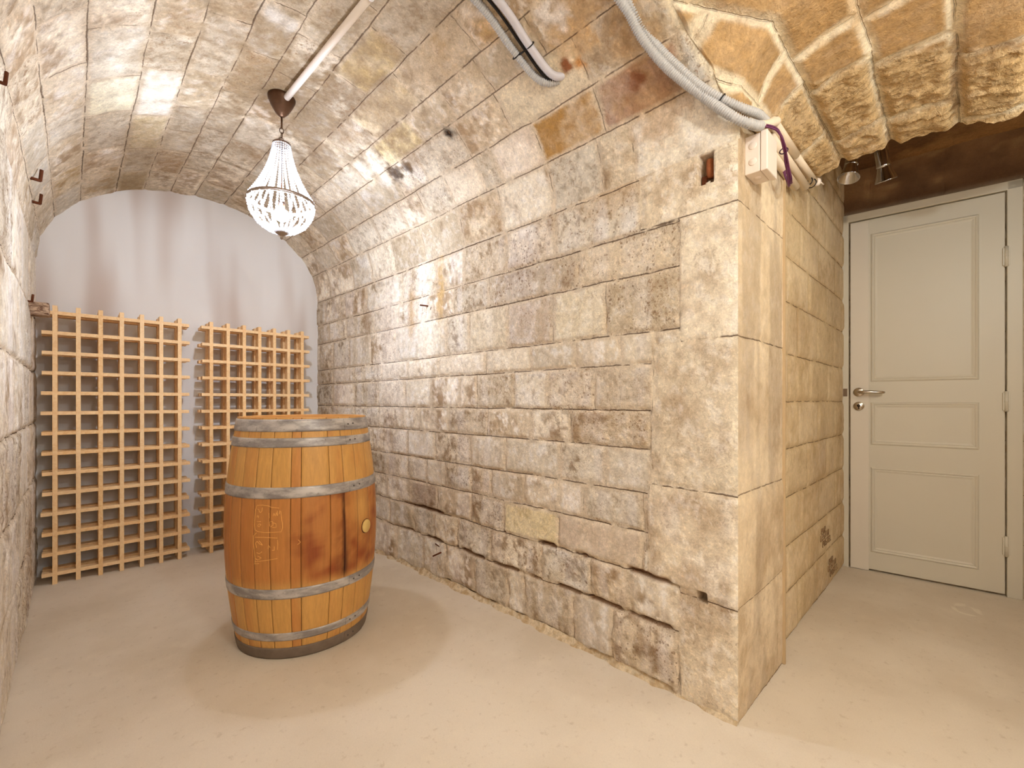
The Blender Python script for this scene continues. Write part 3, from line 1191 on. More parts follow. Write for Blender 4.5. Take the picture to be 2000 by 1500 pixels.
barrel = empty('wine_barrel', BC)
tag(barrel, 'large upright oak wine barrel with grey steel hoops standing on the floor', 'barrel')
t = NT('barrel_oak')
co = t.coord()
al = t.node('ShaderNodeAttribute', attribute_name='albedo')
g1 = t.noise(t.mapping(co, (14, 14, 1.2)), 7, 5, .6, .3)
g2 = t.noise(t.mapping(co, (30, 30, 2)), 10, 3, .6)
f = t.math('MULTIPLY', t.math('MULTIPLY_ADD', g1, .5, .75), t.math('MULTIPLY_ADD', g2, .24, .88))
vm = t.node('ShaderNodeVectorMath', operation='SCALE')
t.l.new(al.outputs['Color'], vm.inputs[0])
t.l.new(f, vm.inputs['Scale'])
t.base(vm.outputs[0])
t.set(Roughness=.48)
t.bsdf.inputs['Specular IOR Level'].default_value = .35
t.l.new(t.bump(g2, .15, .002), t.bsdf.inputs['Normal'])
mat_oak = t.m
# stave joints as angles (degrees) from the side facing the camera
vis = [-84, -70, -60, -48, -35.5, -23.5, -9.5, -2.5, 18, 29.5, 42, 57, 68, 80]
ang = list(vis)
rg = random.Random(3)
a = vis[-1]
while a < 360 - 84 - 9:
    a += rg.uniform(9, 15)
    if a < 360 - 84 - 5:
        ang.append(a)
ang.append(360 - 84)
zs = sorted(set([0, BH] + list(np.round(np.linspace(0, BH, 90), 4))))
vs, fs, cols = [], [], []
rs = random.Random(8)
AMB, ORG, RED, DRK = (np.array(lin(c)) for c in ((210, 158, 88), (198, 134, 72), (146, 74, 34), (58, 26, 14)))
for k in range(len(ang) - 1):
    a0, a1 = math.radians(ang[k]), math.radians(ang[k + 1])
    g = .0016
    pr = [(a0, -.004), (a0 + g, -.003), (a0 + g * 2.5, -.0006)] + [(a0 + (a1 - a0) * q, 0) for q in (.1, .3, .5, .7, .9)] + \
         [(a1 - g * 2.5, -.0006), (a1 - g, -.003), (a1, -.004)]
    n0 = len(vs)
    tone = rs.uniform(0, 1)
    for (a, d) in pr:
        for z in zs:
            r = br(z) + d
            vs.append((r * math.cos(PHI0 + a), r * math.sin(PHI0 + a), z))
            cols.append((a, z, tone, 1.0 if d < -.002 else 0.0))
    nz = len(zs)
    for i in range(len(pr) - 1):
        for j in range(nz - 1):
            q = n0 + i * nz + j
            fs.append((q, q + nz, q + nz + 1, q + 1))
D = np.array(cols)
Pb = np.array(vs)
n1 = fbm(Pb, 7, 4, 201)
n2 = fbm(Pb, 22, 3, 202)
n3 = fbm(Pb * np.array([1, 1, .3]), 30, 3, 203)
zz, tone = D[:, 1], D[:, 2]
adeg = np.degrees(D[:, 0])
C = mixc(AMB[None, :].repeat(len(Pb), 0), ORG[None, :], sstep(.2, .9, tone * .7 + (n3 - .5) * .8))
mid = sstep(.27, .33, zz) * (1 - sstep(.63, .66, zz))
C = mixc(C, np.array(lin((186, 116, 58)))[None, :], mid * .75)
patch = mid * sstep(-8, 6, adeg) * (1 - sstep(66, 86, adeg))
gold = np.exp(-(((adeg - 47) / 9) ** 2 + ((zz - .56) / .09) ** 2))
C = mixc(C, RED[None, :], np.clip(patch * (sstep(.34, .62, n1 * .6 + n2 * .4) * .95 + .1), 0, 1))
C = mixc(C, AMB[None, :], np.clip(gold * .9, 0, 1))
C = mixc(C, RED[None, :] * .8, mid * sstep(.62, .75, n1) * .5)
# dark run down one joint
run = np.exp(-((adeg - 29 + (zz - .45) * 4) / (1.0 + 1.6 * sstep(.5, .28, zz))) ** 2) * mid * sstep(.25, .5, n2 + .1)
C = mixc(C, DRK[None, :], np.clip(run * 1.1, 0, 1))
halo = np.exp(-((adeg - 27) / 6) ** 2) * mid
C = mixc(C, RED[None, :] * .6, np.clip(halo * .6 * sstep(.3, .6, n2), 0, 1))
low = 1 - sstep(.0, .06, zz)
C = mixc(C, np.array(lin((150, 124, 96)))[None, :], low * .5)
C = mixc(C, DRK[None, :], D[:, 3] * .75)
# fine scratch across
scr = np.exp(-((zz - .395 + (adeg + 20) * .0000) / .0016) ** 2) * ((adeg > -33) & (adeg < -10))
C = mixc(C, DRK[None, :], np.clip(scr, 0, 1) * .7)
me = bpy.data.meshes.new('staves')
me.from_pydata(vs, [], fs)
me.polygons.foreach_set('use_smooth', [True] * len(fs))
at = me.attributes.new('albedo', 'FLOAT_COLOR', 'POINT')
at.data.foreach_set('color', np.concatenate([C, np.ones((len(C), 1))], 1).astype(np.float32).ravel())
staves = link(me, 'staves', mat_oak, barrel)
# inside of the rim, the head and the bottom
mat_in = plain('bare_oak', (206, 150, 84), .6, var=.15, scale=20)
m = MB()
m.lathe([(br(BH), BH), (br(BH) - .004, BH + .001), (br(BH) - .017, BH + .0005), (br(BH) - .020, BH - .003), (br(BH) - .022, BH - .038)], 72)
m.build('rim', mat_in, barrel)
m = MB()
R0 = br(BH) - .021
k = 6
for i in range(k):
    x0, x1 = -R0 + 2 * R0 * i / k + .0006, -R0 + 2 * R0 * (i + 1) / k - .0006
    pts = []
    for q in range(9):
        x = x0 + (x1 - x0) * q / 8
        pts.append((x, math.sqrt(max(R0 * R0 - x * x, 1e-6))))
    ring = [(x, y) for x, y in pts] + [(x, -y) for x, y in reversed(pts)]
    nn_ = len(ring)
    m.add([(x, y, BH - .036) for x, y in ring] + [(x, y, BH - .056) for x, y in ring],
          [tuple(range(nn_)), tuple(reversed(range(nn_, 2 * nn_)))] + [(j, (j + 1) % nn_, nn_ + (j + 1) % nn_, nn_ + j) for j in range(nn_)])
m.build('head', mat_in, barrel)
m = MB()
m.lathe([(0.001, .02), (br(.02) - .006, .02), (br(.0) - .006, .001), (br(0) - .001, .0)], 72)
m.build('bottom_head', mat_in, barrel)
t = NT('galvanised_hoop')
co = t.coord()
g1 = t.noise(t.mapping(co, (1, 1, 3)), 9, 5, .65)
g2 = t.noise(co, 90, 3)
c = t.mix(t.ramp(g1, .38, .66), lin((148, 142, 140)), lin((204, 198, 194)))
c = t.mix(t.math('MULTIPLY', t.ramp(g2, .6, .75), .5), c, lin((96, 78, 64)))
t.base(c)
t.set(Roughness=.48, Metallic=.35)
t.l.new(t.bump(g2, .1, .001), t.bsdf.inputs['Normal'])
mat_hoop = t.m
mat_base = plain('dirty_hoop', (126, 110, 96), .8, .1, var=.35, scale=22, bump=.3, spec=.2)
for (z0, z1, off, lab) in ((.882, .930, .0035, None), (.822, .858, .003, None), (.630, .672, .003, None), (.246, .285, .003, None), (.076, .108, .003, None),
                           (.001, .046, .0035, 'dirty dark grey hoop round the foot')):
    m = MB()
    pr = []
    for q in range(7):
        z = z0 + (z1 - z0) * q / 6
        pr.append((br(z) + off - (.0006 if q in (0, 6) else 0), z))
    pr += [(br(z1) - .003, z1), (br(z0) - .003, z0)]
    m.lathe(pr, 96, closed=True)
    # overlap of the band end
    a0 = PHI0 + math.radians(34)
    vs, fs = [], []
    for q in range(13):
        a = a0 + math.radians(26) * q / 12
        for z in (z0 + .0005, z1 - .0005):
            r = br(z) + off + .0016
            vs.append((r * math.cos(a), r * math.sin(a), z))
        for z in (z1 - .0005, z0 + .0005):
            r = br(z) + off - .001
            vs.append((r * math.cos(a), r * math.sin(a), z))
    for q in range(12):
        for w in range(4):
            fs.append((q * 4 + w, q * 4 + (w + 1) % 4, q * 4 + 4 + (w + 1) % 4, q * 4 + 4 + w))
    fs += [(3, 2, 1, 0), (48, 49, 50, 51)]
    m.add(vs, fs)
    o = m.build('hoop', mat_base if lab else mat_hoop, barrel)
    if lab:
        tag(o, lab)
    for d, dz in ((38, 0), (44, .002)):
        a = PHI0 + math.radians(d)
        zc = (z0 + z1) / 2 + dz
        r = br(zc) + off + .0016
        mr = MB()
        mr.sphere((r * math.cos(a), r * math.sin(a), zc), .0034, 2)
        mr.build('rivet', plain('rivet_steel', (92, 82, 76), .5, .5), o)
# bung
a = PHI0 + math.radians(51)
dv = Vector((math.cos(a), math.sin(a), 0))
m = MB()
m.disc(dv * (br(.47) + .0025) + Vector((0, 0, .467)), dv, .0275, .009, 32)
tag(m.build('bung', plain('pale_bung', (226, 190, 116), .6, var=.05), barrel), 'round pale yellow bung')
m = MB()
m.torus(dv * (br(.47) + .0005) + Vector((0, 0, .467)), dv, .0285, .0016, 32, 6)
m.build('bung_rim', plain('stained_oak', (92, 44, 20), .7), barrel)

# chalk scrawl running sideways on the staves: strokes in centimetres, across (right) and up
def stroke_pts(st):
    out = []
    for (x, y) in st:
        # drawing units: hundredths of the scrawl's zoomed outline
        hx = -103 + x / 9.37
        phi = math.asin(max(-.99, min(.99, hx / 147.0)))
        zc = 1 - (176 + y / 9.37) / 874.0 * (1.715 + .27 * (1 - math.cos(phi)))
        out.append((phi, zc))
    return out


STROKES = [
    [(205, 190), (190, 260), (178, 400), (175, 520), (190, 610), (230, 645), (330, 675), (480, 690), (600, 695), (618, 620), (612, 540), (600, 450), (585, 320)],
    [(205, 190), (300, 190), (380, 210), (440, 245), (560, 268)],
    [(295, 235), (292, 290), (275, 320), (250, 300), (240, 260), (215, 255)],
    [(215, 400), (225, 365), (240, 380), (238, 410)],
    [(215, 470), (280, 475)], [(225, 540), (262, 515), (282, 530), (250, 565), (228, 545)],
    [(405, 340), (410, 430)], [(470, 400), (480, 350), (500, 400), (520, 340), (530, 400)],
    [(530, 310), (540, 400)], [(570, 315), (565, 380)],
    [(410, 490), (420, 580)], [(420, 500), (460, 490), (470, 560), (430, 590)], [(455, 600), (520, 605), (515, 540), (470, 520)],
    [(215, 665), (165, 715), (165, 850), (180, 1000), (190, 1100), (185, 1210)],
    [(190, 740), (330, 760), (540, 800)],
    [(215, 930), (200, 840), (225, 815), (265, 870), (310, 895), (255, 810)],
    [(540, 830), (545, 900), (540, 1010)], [(395, 970), (400, 905), (430, 960)], [(455, 1005), (490, 1010), (490, 940)],
    [(215, 1015), (260, 1040), (300, 1010)], [(230, 1080), (290, 1120), (230, 1150), (200, 1120)],
    [(180, 1170), (340, 1175), (540, 1165)], [(170, 1210), (250, 1215)],
    [(860, 870), (900, 920), (850, 960)],
]
mat_chalk = plain('pale_chalk', (232, 172, 96), .9, var=.2, scale=60)
for st in STROKES:
    pz = stroke_pts(st)
    fine = []
    for i in range(len(pz) - 1):
        for q in range(4):
            fine.append((pz[i][0] + (pz[i + 1][0] - pz[i][0]) * q / 4, pz[i][1] + (pz[i + 1][1] - pz[i][1]) * q / 4))
    fine.append(pz[-1])
    mch = MB()
    P3 = [((br(z) - .0002) * math.cos(PHI0 + p), (br(z) - .0002) * math.sin(PHI0 + p), z) for p, z in fine]
    mch.tube(P3, .0012, 6)
    tag(mch.build('chalk_stroke', mat_chalk, barrel), 'faint yellowish chalk stroke of a sideways scrawl')

# ------------------------------------------------------------------ wine racks
t = NT('pine_slats')
co = t.coord()
oi = t.node('ShaderNodeObjectInfo').outputs['Random']
g1 = t.noise(t.mapping(co, (3, 3, 3)), 14, 3, .6, 1.2)
c = t.mix(t.ramp(g1, .35, .7), lin((243, 202, 146)), lin((230, 178, 118)))
c = t.mix(t.math('MULTIPLY', oi, .35), c, lin((250, 224, 184)))
t.base(c)
t.set(Roughness=.55)
mat_pine = t.m

PW, PD = .0200, .052
front, rear = 0.0, .098
LEV = [.055 + .11 * i for i in range(14)]


def rack(pitch, label, loc, rz):
    r = empty('wine_rack', loc, rz)
    tag(r, label, 'wine rack', 'pine wine racks against the end wall')
    L = pitch * 6
    mp_ = MB()
    mp_.box((-PW / 2, 0, 0), (PW / 2, PD + .002, 1.525), .0012)
    proto = mp_.build('post', mat_pine, r)
    first = True
    for i in range(7):
        for d in (front, rear):
            o = proto if first else proto.copy()
            if not first:
                COL.objects.link(o)
                o.parent = r
            first = False
            o.location = (i * pitch, d - .001, 0)
    ms = MB()
    ms.box((-.052, 0, -.0098), (L + .052, PD, .0098), .0012)
    proto = ms.build('slat', mat_pine, r)
    first = True
    rgs = random.Random(5)
    for z in LEV:
        for d in (front, rear):
            o = proto if first else proto.copy()
            if not first:
                COL.objects.link(o)
                o.parent = r
            first = False
            o.location = (rgs.uniform(-.003, .003), d, z)
    return r


rack(.0922, 'pine grid wine rack on the left, nearest the left stone wall, fully in view', (-.077, 3.497, 0), 0.0)
rack(.0960, 'pine grid wine rack to the right, partly hidden behind the barrel', (.646, 3.499, 0), 0.0)

# ------------------------------------------------------------------ chandelier
CH = Vector((.685, 2.225, 0))
ch = empty('chandelier', CH + Vector((0, 0, 2.40)))
tag(ch, 'lit crystal bead basket chandelier hanging by a chain from the vault', 'chandelier')
mat_bronze = plain('aged_bronze', (84, 58, 40), .45, .7, var=.25, scale=60)
mat_ring = plain('antique_silver', (150, 132, 116), .5, .5, var=.25, scale=80)
t = NT('crystal')
t.base(lin((250, 250, 252)))
t.set(Roughness=.12)
t.bsdf.inputs['Transmission Weight'].default_value = .0
tr = t.node('ShaderNodeBsdfTranslucent')
tr.inputs[0].default_value = (.95, .96, 1, 1)
ms_ = t.node('ShaderNodeMixShader')
ms_.inputs[0].default_value = .5
t.l.new(t.bsdf.outputs[0], ms_.inputs[1])
t.l.new(tr.outputs[0], ms_.inputs[2])
t.l.new(ms_.outputs[0], t.out.inputs['Surface'])
mat_crystal = t.m
t = NT('bulb_glow')
em = t.node('ShaderNodeEmission')
em.inputs[0].default_value = (.82, .91, 1.06, 1)
em.inputs[1].default_value = BULB_STRENGTH
t.l.new(em.outputs[0], t.out.inputs['Surface'])
mat_bulb = t.m
O = Vector((0, 0, -2.40))       # heights below are given above the floor


def zc(z):
    return z - 2.40


m = MB()
m.lathe([(.001, zc(2.412)), (.055, zc(2.412)), (.059, zc(2.402)), (.057, zc(2.392)), (.045, zc(2.365)), (.028, zc(2.335)), (.014, zc(2.32)), (.006, zc(2.315)), (.001, zc(2.315))], 32)
m.build('canopy', mat_bronze, ch)
m = MB()
m.tube([(0, 0, zc(2.318)), (0, 0, zc(2.262))], .004, 8)
zl = 2.252
for i in range(3):
    m.torus((0, 0, zc(zl)), (1, 0, 0) if i % 2 else (0, 1, 0), .0085, .0018, 16, 6, 1.0 if False else 1.6)
    zl -= .0225
m.build('chain', mat_bronze, ch)
m = MB()
m.torus((0, 0, zc(2.190)), (0, 0, 1), .036, .0028, 36, 8)
m.tube([(-.036, 0, zc(2.19)), (0, 0, zc(2.194)), (.036, 0, zc(2.19))], .002, 6)
m.tube([(0, 0, zc(2.20)), (0, 0, zc(1.90))], .003, 8)
m.build('top_ring', mat_bronze, ch)
RR = .138
m = MB()
m.torus((0, 0, zc(1.925)), (0, 0, 1), RR, .0045, 60, 8)
m.torus((0, 0, zc(1.917)), (0, 0, 1), RR + .001, .0035, 60, 8)
m.build('main_ring', mat_ring, ch)
NS = 26
sm = MB()
nb_ = 25
for j in range(nb_):
    q = (j + .5) / nb_
    r = .036 + (RR - .036) * (q ** 2.1 * .68 + q * .32)
    z = 2.187 - (2.187 - 1.928) * q
    sm.sphere((r, 0, zc(z)), .0040 + .0026 * q, 1)
s0 = sm.build('bead_strand', mat_crystal, ch)
for i in range(1, NS):
    o = s0.copy()
    COL.objects.link(o)
    o.parent = ch
    o.rotation_euler = (0, 0, 2 * PI * i / NS)
bm_ = MB()
nb_ = 17
for j in range(nb_):
    q = (j + .3) / nb_
    a = q * PI / 2 * .97
    r = RR * math.cos(a)
    z = 1.915 - .135 * math.sin(a)
    bm_.sphere((r, 0, zc(z)), .0058 if j % 4 else .0075, 1, (1, 1, 1))
b0 = bm_.build('bowl_strand', mat_crystal, ch)
NB = 20
for i in range(1, NB):
    o = b0.copy()
    COL.objects.link(o)
    o.parent = ch
    o.rotation_euler = (0, 0, 2 * PI * i / NB)
m = MB()
rgm = random.Random(2)
for i in range(46):
    a = rgm.uniform(0, 2 * PI)
    b = rgm.uniform(.12, 1.0)
    r = (RR + .004) * math.cos(b)
    z = 1.915 - .139 * math.sin(b)
    c0 = Vector((r * math.cos(a), r * math.sin(a), zc(z)))
    d = Vector((-math.sin(a), math.cos(a), rgm.uniform(-1, 1))).normalized() * .007
    m = MB()
    m.tube([c0 - d, c0, c0 + d], .0014, 6, radii=[.0006, .0020, .0006])
    m.build('metal_leaf', mat_ring, ch)
m = MB()
m.lathe([(.001, zc(1.793)), (.030, zc(1.791)), (.031, zc(1.787)), (.022, zc(1.774)), (.008, zc(1.766)), (.004, zc(1.762)), (.0065, zc(1.757)), (.0065, zc(1.753)), (.001, zc(1.748))], 24)
m.build('finial', mat_ring, ch)
m = MB()
m.sphere((0, 0, zc(1.862)), .030, 3)
m.build('bulb', mat_bulb, ch)
m = MB()
m.lathe([(.001, zc(1.925)), (.014, zc(1.922)), (.014, zc(1.892)), (.001, zc(1.892))], 16)
m.build('socket', mat_bronze, ch)


# ------------------------------------------------------------------ conduits and pipes
def smooth_path(pts, step=.004):
    pts = [Vector(p) for p in pts]
    P_ = [pts[0] * 2 - pts[1]] + pts + [pts[-1] * 2 - pts[-2]]
    out = []
    for i in range(1, len(P_) - 2):
        a, b, c, d = P_[i - 1], P_[i], P_[i + 1], P_[i + 2]
        n = max(2, int((c - b).length / step))
        for k in range(n):
            t_ = k / n
            out.append(.5 * ((2 * b) + (c - a) * t_ + (2 * a - 5 * b + 4 * c - d) * t_ ** 2 + (3 * b - a - 3 * c + d) * t_ ** 3))
    out.append(pts[-1])
    return out


def corrugated(name, pts, r, mat, label, cat='conduit', group=None, parent=None):
    path = smooth_path(pts, .0016)
    acc, radii = 0, []
    for i, p in enumerate(path):
        if i:
            acc += (p - path[i - 1]).length
        radii.append(r * (1 + .12 * (1 if math.sin(2 * PI * acc / .0075) > 0 else -1)))
    mb = MB()
    mb.tube(path, r, 14, radii=radii)
    o = mb.build(name, mat, parent)
    if parent is None:
        tag(o, label, cat, group)
    return o


def tube(name, pts, r, mat, label=None, cat='pipe', group=None, parent=None, n=14, step=.01, straight=False):
    mb = MB()
    mb.tube(pts if straight else smooth_path(pts, step), r, n)
    o = mb.build(name, mat, parent)
    if parent is None:
        tag(o, label, cat, group)
    return o


mat_grey = plain('grey_conduit', (192, 188, 184), .5, var=.05)
mat_grey2 = plain('grey_tube', (206, 200, 204), .45, var=.04)
mat_pvc = plain('white_tube', (240, 226, 214), .45, var=.03)
mat_cream = plain('cream_tube', (236, 216, 190), .5, var=.05)
mat_black = plain('black_tie', (26, 20, 16), .5)
mat_white = plain('white_plastic', (242, 226, 212), .4, var=.02)

# ceiling pipe along the crown
pp = empty('ceiling_pipe', (.69, 2.17, 2.385))
tag(pp, 'straight white plastic pipe along the vault crown to the chandelier', 'pipe')
mb = MB()
mb.tube([(0, 0, -.004), (.03, -.75, -.005)], .0135, 16)
mb.build('tube', mat_pvc, pp)
mb = MB()
mb.tube([(.03, -.74, -.005), (.05, -3.3, -.005)], .0155, 16)
mb.build('tube', mat_pvc, pp)

# pair of conduits ending in a hole of the vault, left of the centre of the cross
corrugated('corrugated_conduit', [(.72, 1.16, 2.385), (.98, 1.155, 2.338), (1.11, 1.155, 2.282), (1.215, 1.135, 2.215), (1.255, 1.10, 2.185), (1.29, 1.06, 2.19), (1.33, 1.03, 2.21)],
           .0125, mat_grey, 'grey corrugated conduit beside a smooth tube, ending at a hole in the vault', group=None)
tube('smooth_conduit', [(.76, 1.09, 2.375), (1.02, 1.09, 2.322), (1.14, 1.09, 2.265), (1.225, 1.075, 2.208), (1.262, 1.055, 2.188), (1.29, 1.03, 2.20), (1.33, 1.0, 2.23)],
     .0135, mat_grey2, 'smooth light grey tube beside the short corrugated conduit on the vault', 'conduit')
tie = empty('cable_tie', (1.15, 1.12, 2.262))
tag(tie, 'black cable tie round the tube pair near the hole in the vault', 'cable tie')
mb = MB()
mb.torus((.003, -.033, -.002), Vector((.85, 0, -.5)), .0148, .0022, 24, 6)
mb.build('loop', mat_black, tie)
mb = MB()
mb.torus((.0, .035, -.004), Vector((.8, 0, -.45)), .0142, .0022, 24, 6)
mb.build('loop', mat_black, tie)
mb = MB()
mb.tube([(.003, -.018, -.006), (.0, .02, -.008)], .003, 6)
mb.build('head', mat_black, tie)
# black cable between them
tube('black_cable', [(.74, 1.125, 2.385), (1.0, 1.122, 2.337), (1.13, 1.12, 2.28), (1.225, 1.105, 2.215), (1.262, 1.08, 2.185), (1.31, 1.03, 2.21)], .005, mat_black,
     'thin black cable running between the two tubes on the vault', 'cable', n=8)

# two long corrugated conduits sweeping down to the pier corner
corrugated('corrugated_conduit', [(1.02, .80, 2.33), (1.205, .745, 2.222), (1.282, .725, 2.152), (1.35, .675, 2.065), (1.405, .575, 1.945), (1.43, .50, 1.862), (1.475, .456, 1.838), (1.515, .452, 1.851)],
           .0135, mat_grey, 'long grey corrugated conduit sweeping down the vault, lower of the pair', group=None)
corrugated('corrugated_conduit', [(1.06, .79, 2.33), (1.235, .735, 2.232), (1.315, .712, 2.158), (1.378, .625, 2.030), (1.405, .562, 1.955), (1.455, .486, 1.895), (1.51, .460, 1.890), (1.562, .458, 1.896), (1.62, .462, 1.91)],
           .0125, mat_grey, 'long grey corrugated conduit against the vault, upper of the pair', group=None)
mb = MB()
mb.torus((1.422, .533, 1.930), Vector((.45, -.6, -.6)), .0138, .0025, 24, 6)
tag(mb.build('cable_tie', mat_black), 'small black clip round the upper long conduit near the pier', 'cable tie')
corrugated('corrugated_sleeve', [(1.518, .452, 1.853), (1.565, .45, 1.874), (1.62, .445, 1.905), (1.66, .448, 1.926)], .0130, mat_cream,
           'short cream corrugated sleeve above the junction box', 'conduit')
tube('smooth_conduit', [(1.655, .458, 1.928), (1.95, .462, 1.932)], .0165, mat_cream, 'cream smooth tube, uppermost beside the junction box', 'conduit', straight=True, n=18)
tube('smooth_conduit', [(1.94, .463, 1.932), (2.26, .465, 1.94)], .0145, mat_cream, 'cream smooth tube carrying on to the plastic clip end', 'conduit', straight=True, n=18)
tube('smooth_conduit', [(1.70, .475, 1.90), (2.17, .478, 1.892)], .0165, mat_cream, 'cream smooth tube, middle one under the uppermost', 'conduit', straight=True, n=18)
tube('smooth_conduit', [(1.66, .484, 1.868), (2.05, .484, 1.852)], .0145, mat_cream, 'cream smooth tube, lowest behind the purple wires', 'conduit', straight=True, n=18)
for (x, y, z, d) in ((2.275, .458, 1.94, 0), ):
    e_ = empty('pipe_clip', (x, y, z))
    tag(e_, 'small white plastic pipe clip at the end of the cream tubes', 'clip')
    mb = MB()
    mb.sphere((0, 0, 0), .017, 2, (.8, 1, 1))
    mb.build('cap', mat_white, e_)
    mb = MB()
    mb.tube([(0, -.01, 0), (.04, -.016, -.002)], .003, 8)
    mb.build('pin', mat_white, e_)
mb = MB()
for (x, y, z) in ((2.18, .472, 1.915), (2.21, .465, 1.915)):
    mb.torus((x, y, z), (1, 0, 0), .018, .0022, 20, 6)
tag(mb.build('cable_tie', mat_black), 'black wire tie binding the cream tube ends', 'cable tie')
# purple wires
mat_purple = plain('purple_wire', (104, 46, 84), .5, var=.15)
wv = empty('purple_wires', (1.6, .44, 1.85))
tag(wv, 'bundle of purple wires looping behind the junction box', 'wires')
for k in range(5):
    rgw = random.Random(20 + k)
    j = lambda s=.004: rgw.uniform(-s, s)
    base_p = [(1.50, .450, 1.850), (1.57, .424, 1.851), (1.635, .420, 1.832), (1.70, .428, 1.805), (1.745 + k * .012, .436, 1.775), (1.80 + k * .015, .45, 1.765 + k * .006), (1.88, .47, 1.80 + k * .01), (1.86, .48, 1.86)]
    tube('wire', [(x - 1.6 + j(), y - .44 + j(), z - 1.85 + j()) for (x, y, z) in base_p], .0028, mat_purple, parent=wv, n=8)
mb = MB()
mb.torus((.07, -.012, -.025), Vector((1, .05, -.4)), .012, .002, 16, 6)
mb.build('tie', plain('purple_tie', (70, 36, 60), .5), wv)

# junction box on the pier return face
jb = empty('junction_box', (1.565, .4985, 1.715))
tag(jb, 'square white plastic electrical junction box at the pier corner', 'junction box')
mb = MB()
mb.box((-.047, -.045, 0), (.047, 0, .12), .003)
mb.build('back_box', mat_white, jb)
mb = MB()
mb.box((-.049, -.066, -.002), (.049, -.046, .122), .003)
mb.build('lid', mat_white, jb)
for z in (.035, .085):
    mb = MB()
    mb.disc((-.0475, -.024, z), (1, 0, 0), .0115, .003, 24)
    mb.build('knockout', mat_white, jb)
mb = MB()
mb.disc((0, -.024, -.0005), (0, 0, 1), .0115, .003, 24)
mb.build('knockout', mat_white, jb)

# ------------------------------------------------------------------ chrome ceiling spots in the door bay
mat_mirror = plain('chrome', (214, 216, 224), .12, 1.0, var=.02)


def spot(loc, rot, label):
    e_ = empty('ceiling_spotlight', loc)
    e_.rotation_euler = rot
    tag(e_, label, 'spotlight', 'chrome spotlights under the bay ceiling')
    mb = MB()
    mb.lathe([(.001, 0), (.026, 0), (.028, -.004), (.028, -.10), (.030, -.108), (.026, -.112)], 28)
    mb.build('body', mat_mirror, e_)
    mb = MB()
    mb.lathe([(.027, -.112), (.032, -.135), (.045, -.175), (.047, -.180), (.044, -.178), (.030, -.14), (.001, -.13)], 28)
    mb.build('reflector', mat_mirror, e_)
    mb = MB()
    mb.tube([(0, 0, 0), (0, 0, .12)], .008, 12)
    mb.lathe([(.001, .128), (.036, 0.128), (.036, .118), (.001, .118)], 24)
    mb.build('mounting_plate', mat_mirror, e_)
    return e_


spot((2.78, .40, 2.27), (.10, .30, 0), 'chrome cylinder spotlight above the door, left one nearest the block wall')
spot((2.84, .31, 2.27), (-.10, -.38, 0), 'chrome cylinder spotlight above the door, right one of the two')

# ------------------------------------------------------------------ small ironwork
mat_rust = plain('rusty_iron', (96, 52, 30), .85, .2, var=.35, scale=90, bump=.4, spec=.2)
mat_rust2 = plain('rusty_orange_iron', (150, 84, 44), .8, .2, var=.3, scale=90, bump=.4)


def hook(name, p, parts_, label, cat='hook', mat=mat_rust):
    e_ = empty(name, p)
    tag(e_, label, cat)
    for nm, pts, r in parts_:
        mb = MB()
        mb.tube(smooth_path(pts, .003) if len(pts) > 2 else pts, r, 8)
        mb.build(nm, mat, e_)
    return e_


hook('wall_hook', (1.462, 2.14, 1.545), [('spike', [(.02, 0, 0), (-.012, .03, .002), (-.052, .055, .005)], .0045), ('ring', [(-.004, .0, .0), (-.012, 0, -.012), (-.010, .010, -.024), (-.004, .022, -.022)], .003),
                                          ('stem', [(-.002, -.004, .028), (-.004, 0, .0), (-.002, 0, -.02)], .0042)],
     'rusty iron spike with a curled hook on the long stone wall')
hook('wall_nail', (1.462, 2.04, .168), [('shank', [(.02, -.01, .008), (-.05, .03, -.022)], .0045), ('point', [(.0, 0, .008), (-.008, .02, .022), (-.012, .06, .032)], .003)],
     'dark bent nail low in the long stone wall near the floor', 'nail')
LH = 'rusty L-shaped iron hook high on the left wall, '
for (p, s_, lab) in (((-.136, 2.80, 1.955), 1.15, LH + 'upper of the two close together'), ((-.145, 3.06, 1.935), 1.1, LH + 'lower of the two close together'),
                     ((-.160, 3.00, 1.46), .8, 'small rusty iron hook on the left wall above the wooden peg'), ((-.156, 1.83, 1.865), .8, 'rusty iron stub on the left wall at the photo edge')):
    hook('wall_hook', p, [('shank', [(-.02, 0, 0), (.028 * s_, .0, -.004)], .006 * s_), ('tip', [(.026 * s_, 0, -.006), (.030 * s_, 0, .038 * s_)], .0055 * s_)], lab)
# old wooden peg
mb = MB()
bmw = bmesh.new()
mb.box((-.19, 3.20, 1.425), (-.09, 3.28, 1.490), .006)
o = mb.build('wooden_peg', NT('weathered_wood').m)
t = NT('weathered_wood_grain')
w_ = t.noise(t.mapping(t.coord(), (2, 8, 8)), 8, 4, .6, 2.0)
t.base(t.mix(t.ramp(w_, .4, .6), lin((98, 66, 46)), lin((188, 158, 130))))
t.set(Roughness=.9)
t.l.new(t.bump(w_, .5, .006), t.bsdf.inputs['Normal'])
o.data.materials.clear()
o.data.materials.append(t.m)
tag(o, 'short weathered wooden peg sticking out of the left wall beside the rack', 'wooden peg')

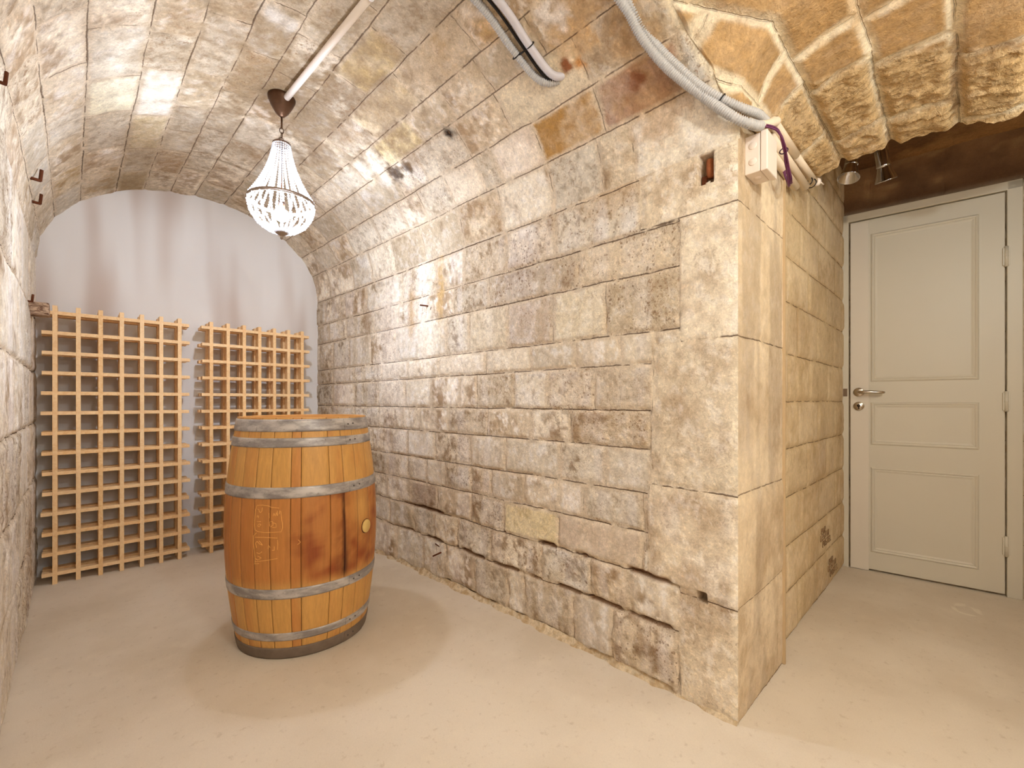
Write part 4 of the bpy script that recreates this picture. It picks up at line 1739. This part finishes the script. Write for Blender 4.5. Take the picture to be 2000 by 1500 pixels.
# rusty remains of a switch box in the recess of the quoin
e_ = empty('wall_box', (1.493, .598, 1.752))
tag(e_, 'rusty broken electrical box sunk in a square recess near the pier corner', 'electrical box')
mb = MB()
mb.tube([(-.006, -.010, -.022), (-.010, -.008, 0), (-.006, -.006, .034)], .016, 10, flat=.8)
mb.build('housing', mat_rust2, e_)
mb = MB()
mb.box((-.012, .004, -.048), (-.004, .020, -.012), .001)
mb.build('bracket', mat_rust, e_)
mb = MB()
mb.tube([(-.014, -.010, -.040), (-.016, .004, -.044)], .006, 10)
mb.build('terminal', plain('old_porcelain', (220, 206, 184), .4), e_)

# stencilled maker's marks on two corridor blocks (worn, unreadable as words)
mat_ink = plain('faded_ink', (150, 118, 84), .9, var=.3, scale=80)


def stencil(u0, z0, label):
    e_ = empty('stencil_mark', (u0, .5315, z0))
    tag(e_, label, 'printed mark', 'faded printed marks on the corridor blocks')
    rg_ = random.Random(int(u0 * 100))
    G_ = {'L': [((0, 0), (0, 1)), ((0, 0), (.7, 0))], 'E': [((0, 0), (0, 1)), ((0, 0), (.7, 0)), ((0, .5), (.6, .5)), ((0, 1), (.7, 1))],
          'S': [((0, 0), (.7, 0)), ((.7, 0), (.7, .5)), ((0, .5), (.7, .5)), ((0, .5), (0, 1)), ((0, 1), (.7, 1))], 'T': [((.35, 0), (.35, 1)), ((0, 1), (.7, 1))],
          'I': [((.35, 0), (.35, 1))], 'N': [((0, 0), (0, 1)), ((0, 1), (.7, 0)), ((.7, 0), (.7, 1))], 'P': [((0, 0), (0, 1)), ((0, 1), (.7, 1)), ((.7, 1), (.7, .5)), ((0, .5), (.7, .5))],
          'A': [((0, 0), (.35, 1)), ((.35, 1), (.7, 0)), ((.15, .4), (.55, .4))], 'R': [((0, 0), (0, 1)), ((0, 1), (.7, 1)), ((.7, 1), (.7, .5)), ((0, .5), (.7, .5)), ((.3, .5), (.7, 0))]}
    for row, (word, x0, zz_, hgt) in enumerate((('PAR', .02, .062, .026), ('LESTIN', 0, .028, .030), ('PASTEL', .05, -.012, .030))):
        mb = MB()
        for i, chh in enumerate(word):
            for (a_, b_) in G_[chh]:
                sx = .034
                A_ = (x0 + i * sx + a_[0] * .026, 0, zz_ + a_[1] * hgt)
                B_ = (x0 + i * sx + b_[0] * .026, 0, zz_ + b_[1] * hgt)
                mb.tube([A_, B_], .0019, 6)
            mb.build('letter', mat_ink, e_)
            mb = MB()
    return e_


stencil(2.72, .255, 'faded printed mark on a corridor block, upper of the two')
stencil(2.90, .055, 'faded printed mark on a corridor block, lower one just above the floor')

# small dark object cut by the right edge of the picture
mb = MB()
mb.lathe([(.001, .078), (.012, .076), (.024, .062), (.034, .038), (.036, .018), (.030, .002), (.001, .0)], 24, center=(3.285, -.232, .002))
tag(mb.build('small_black_object', plain('matt_black', (24, 16, 12), .6)), 'small black rounded object on the floor right of the door frame', 'door stop')
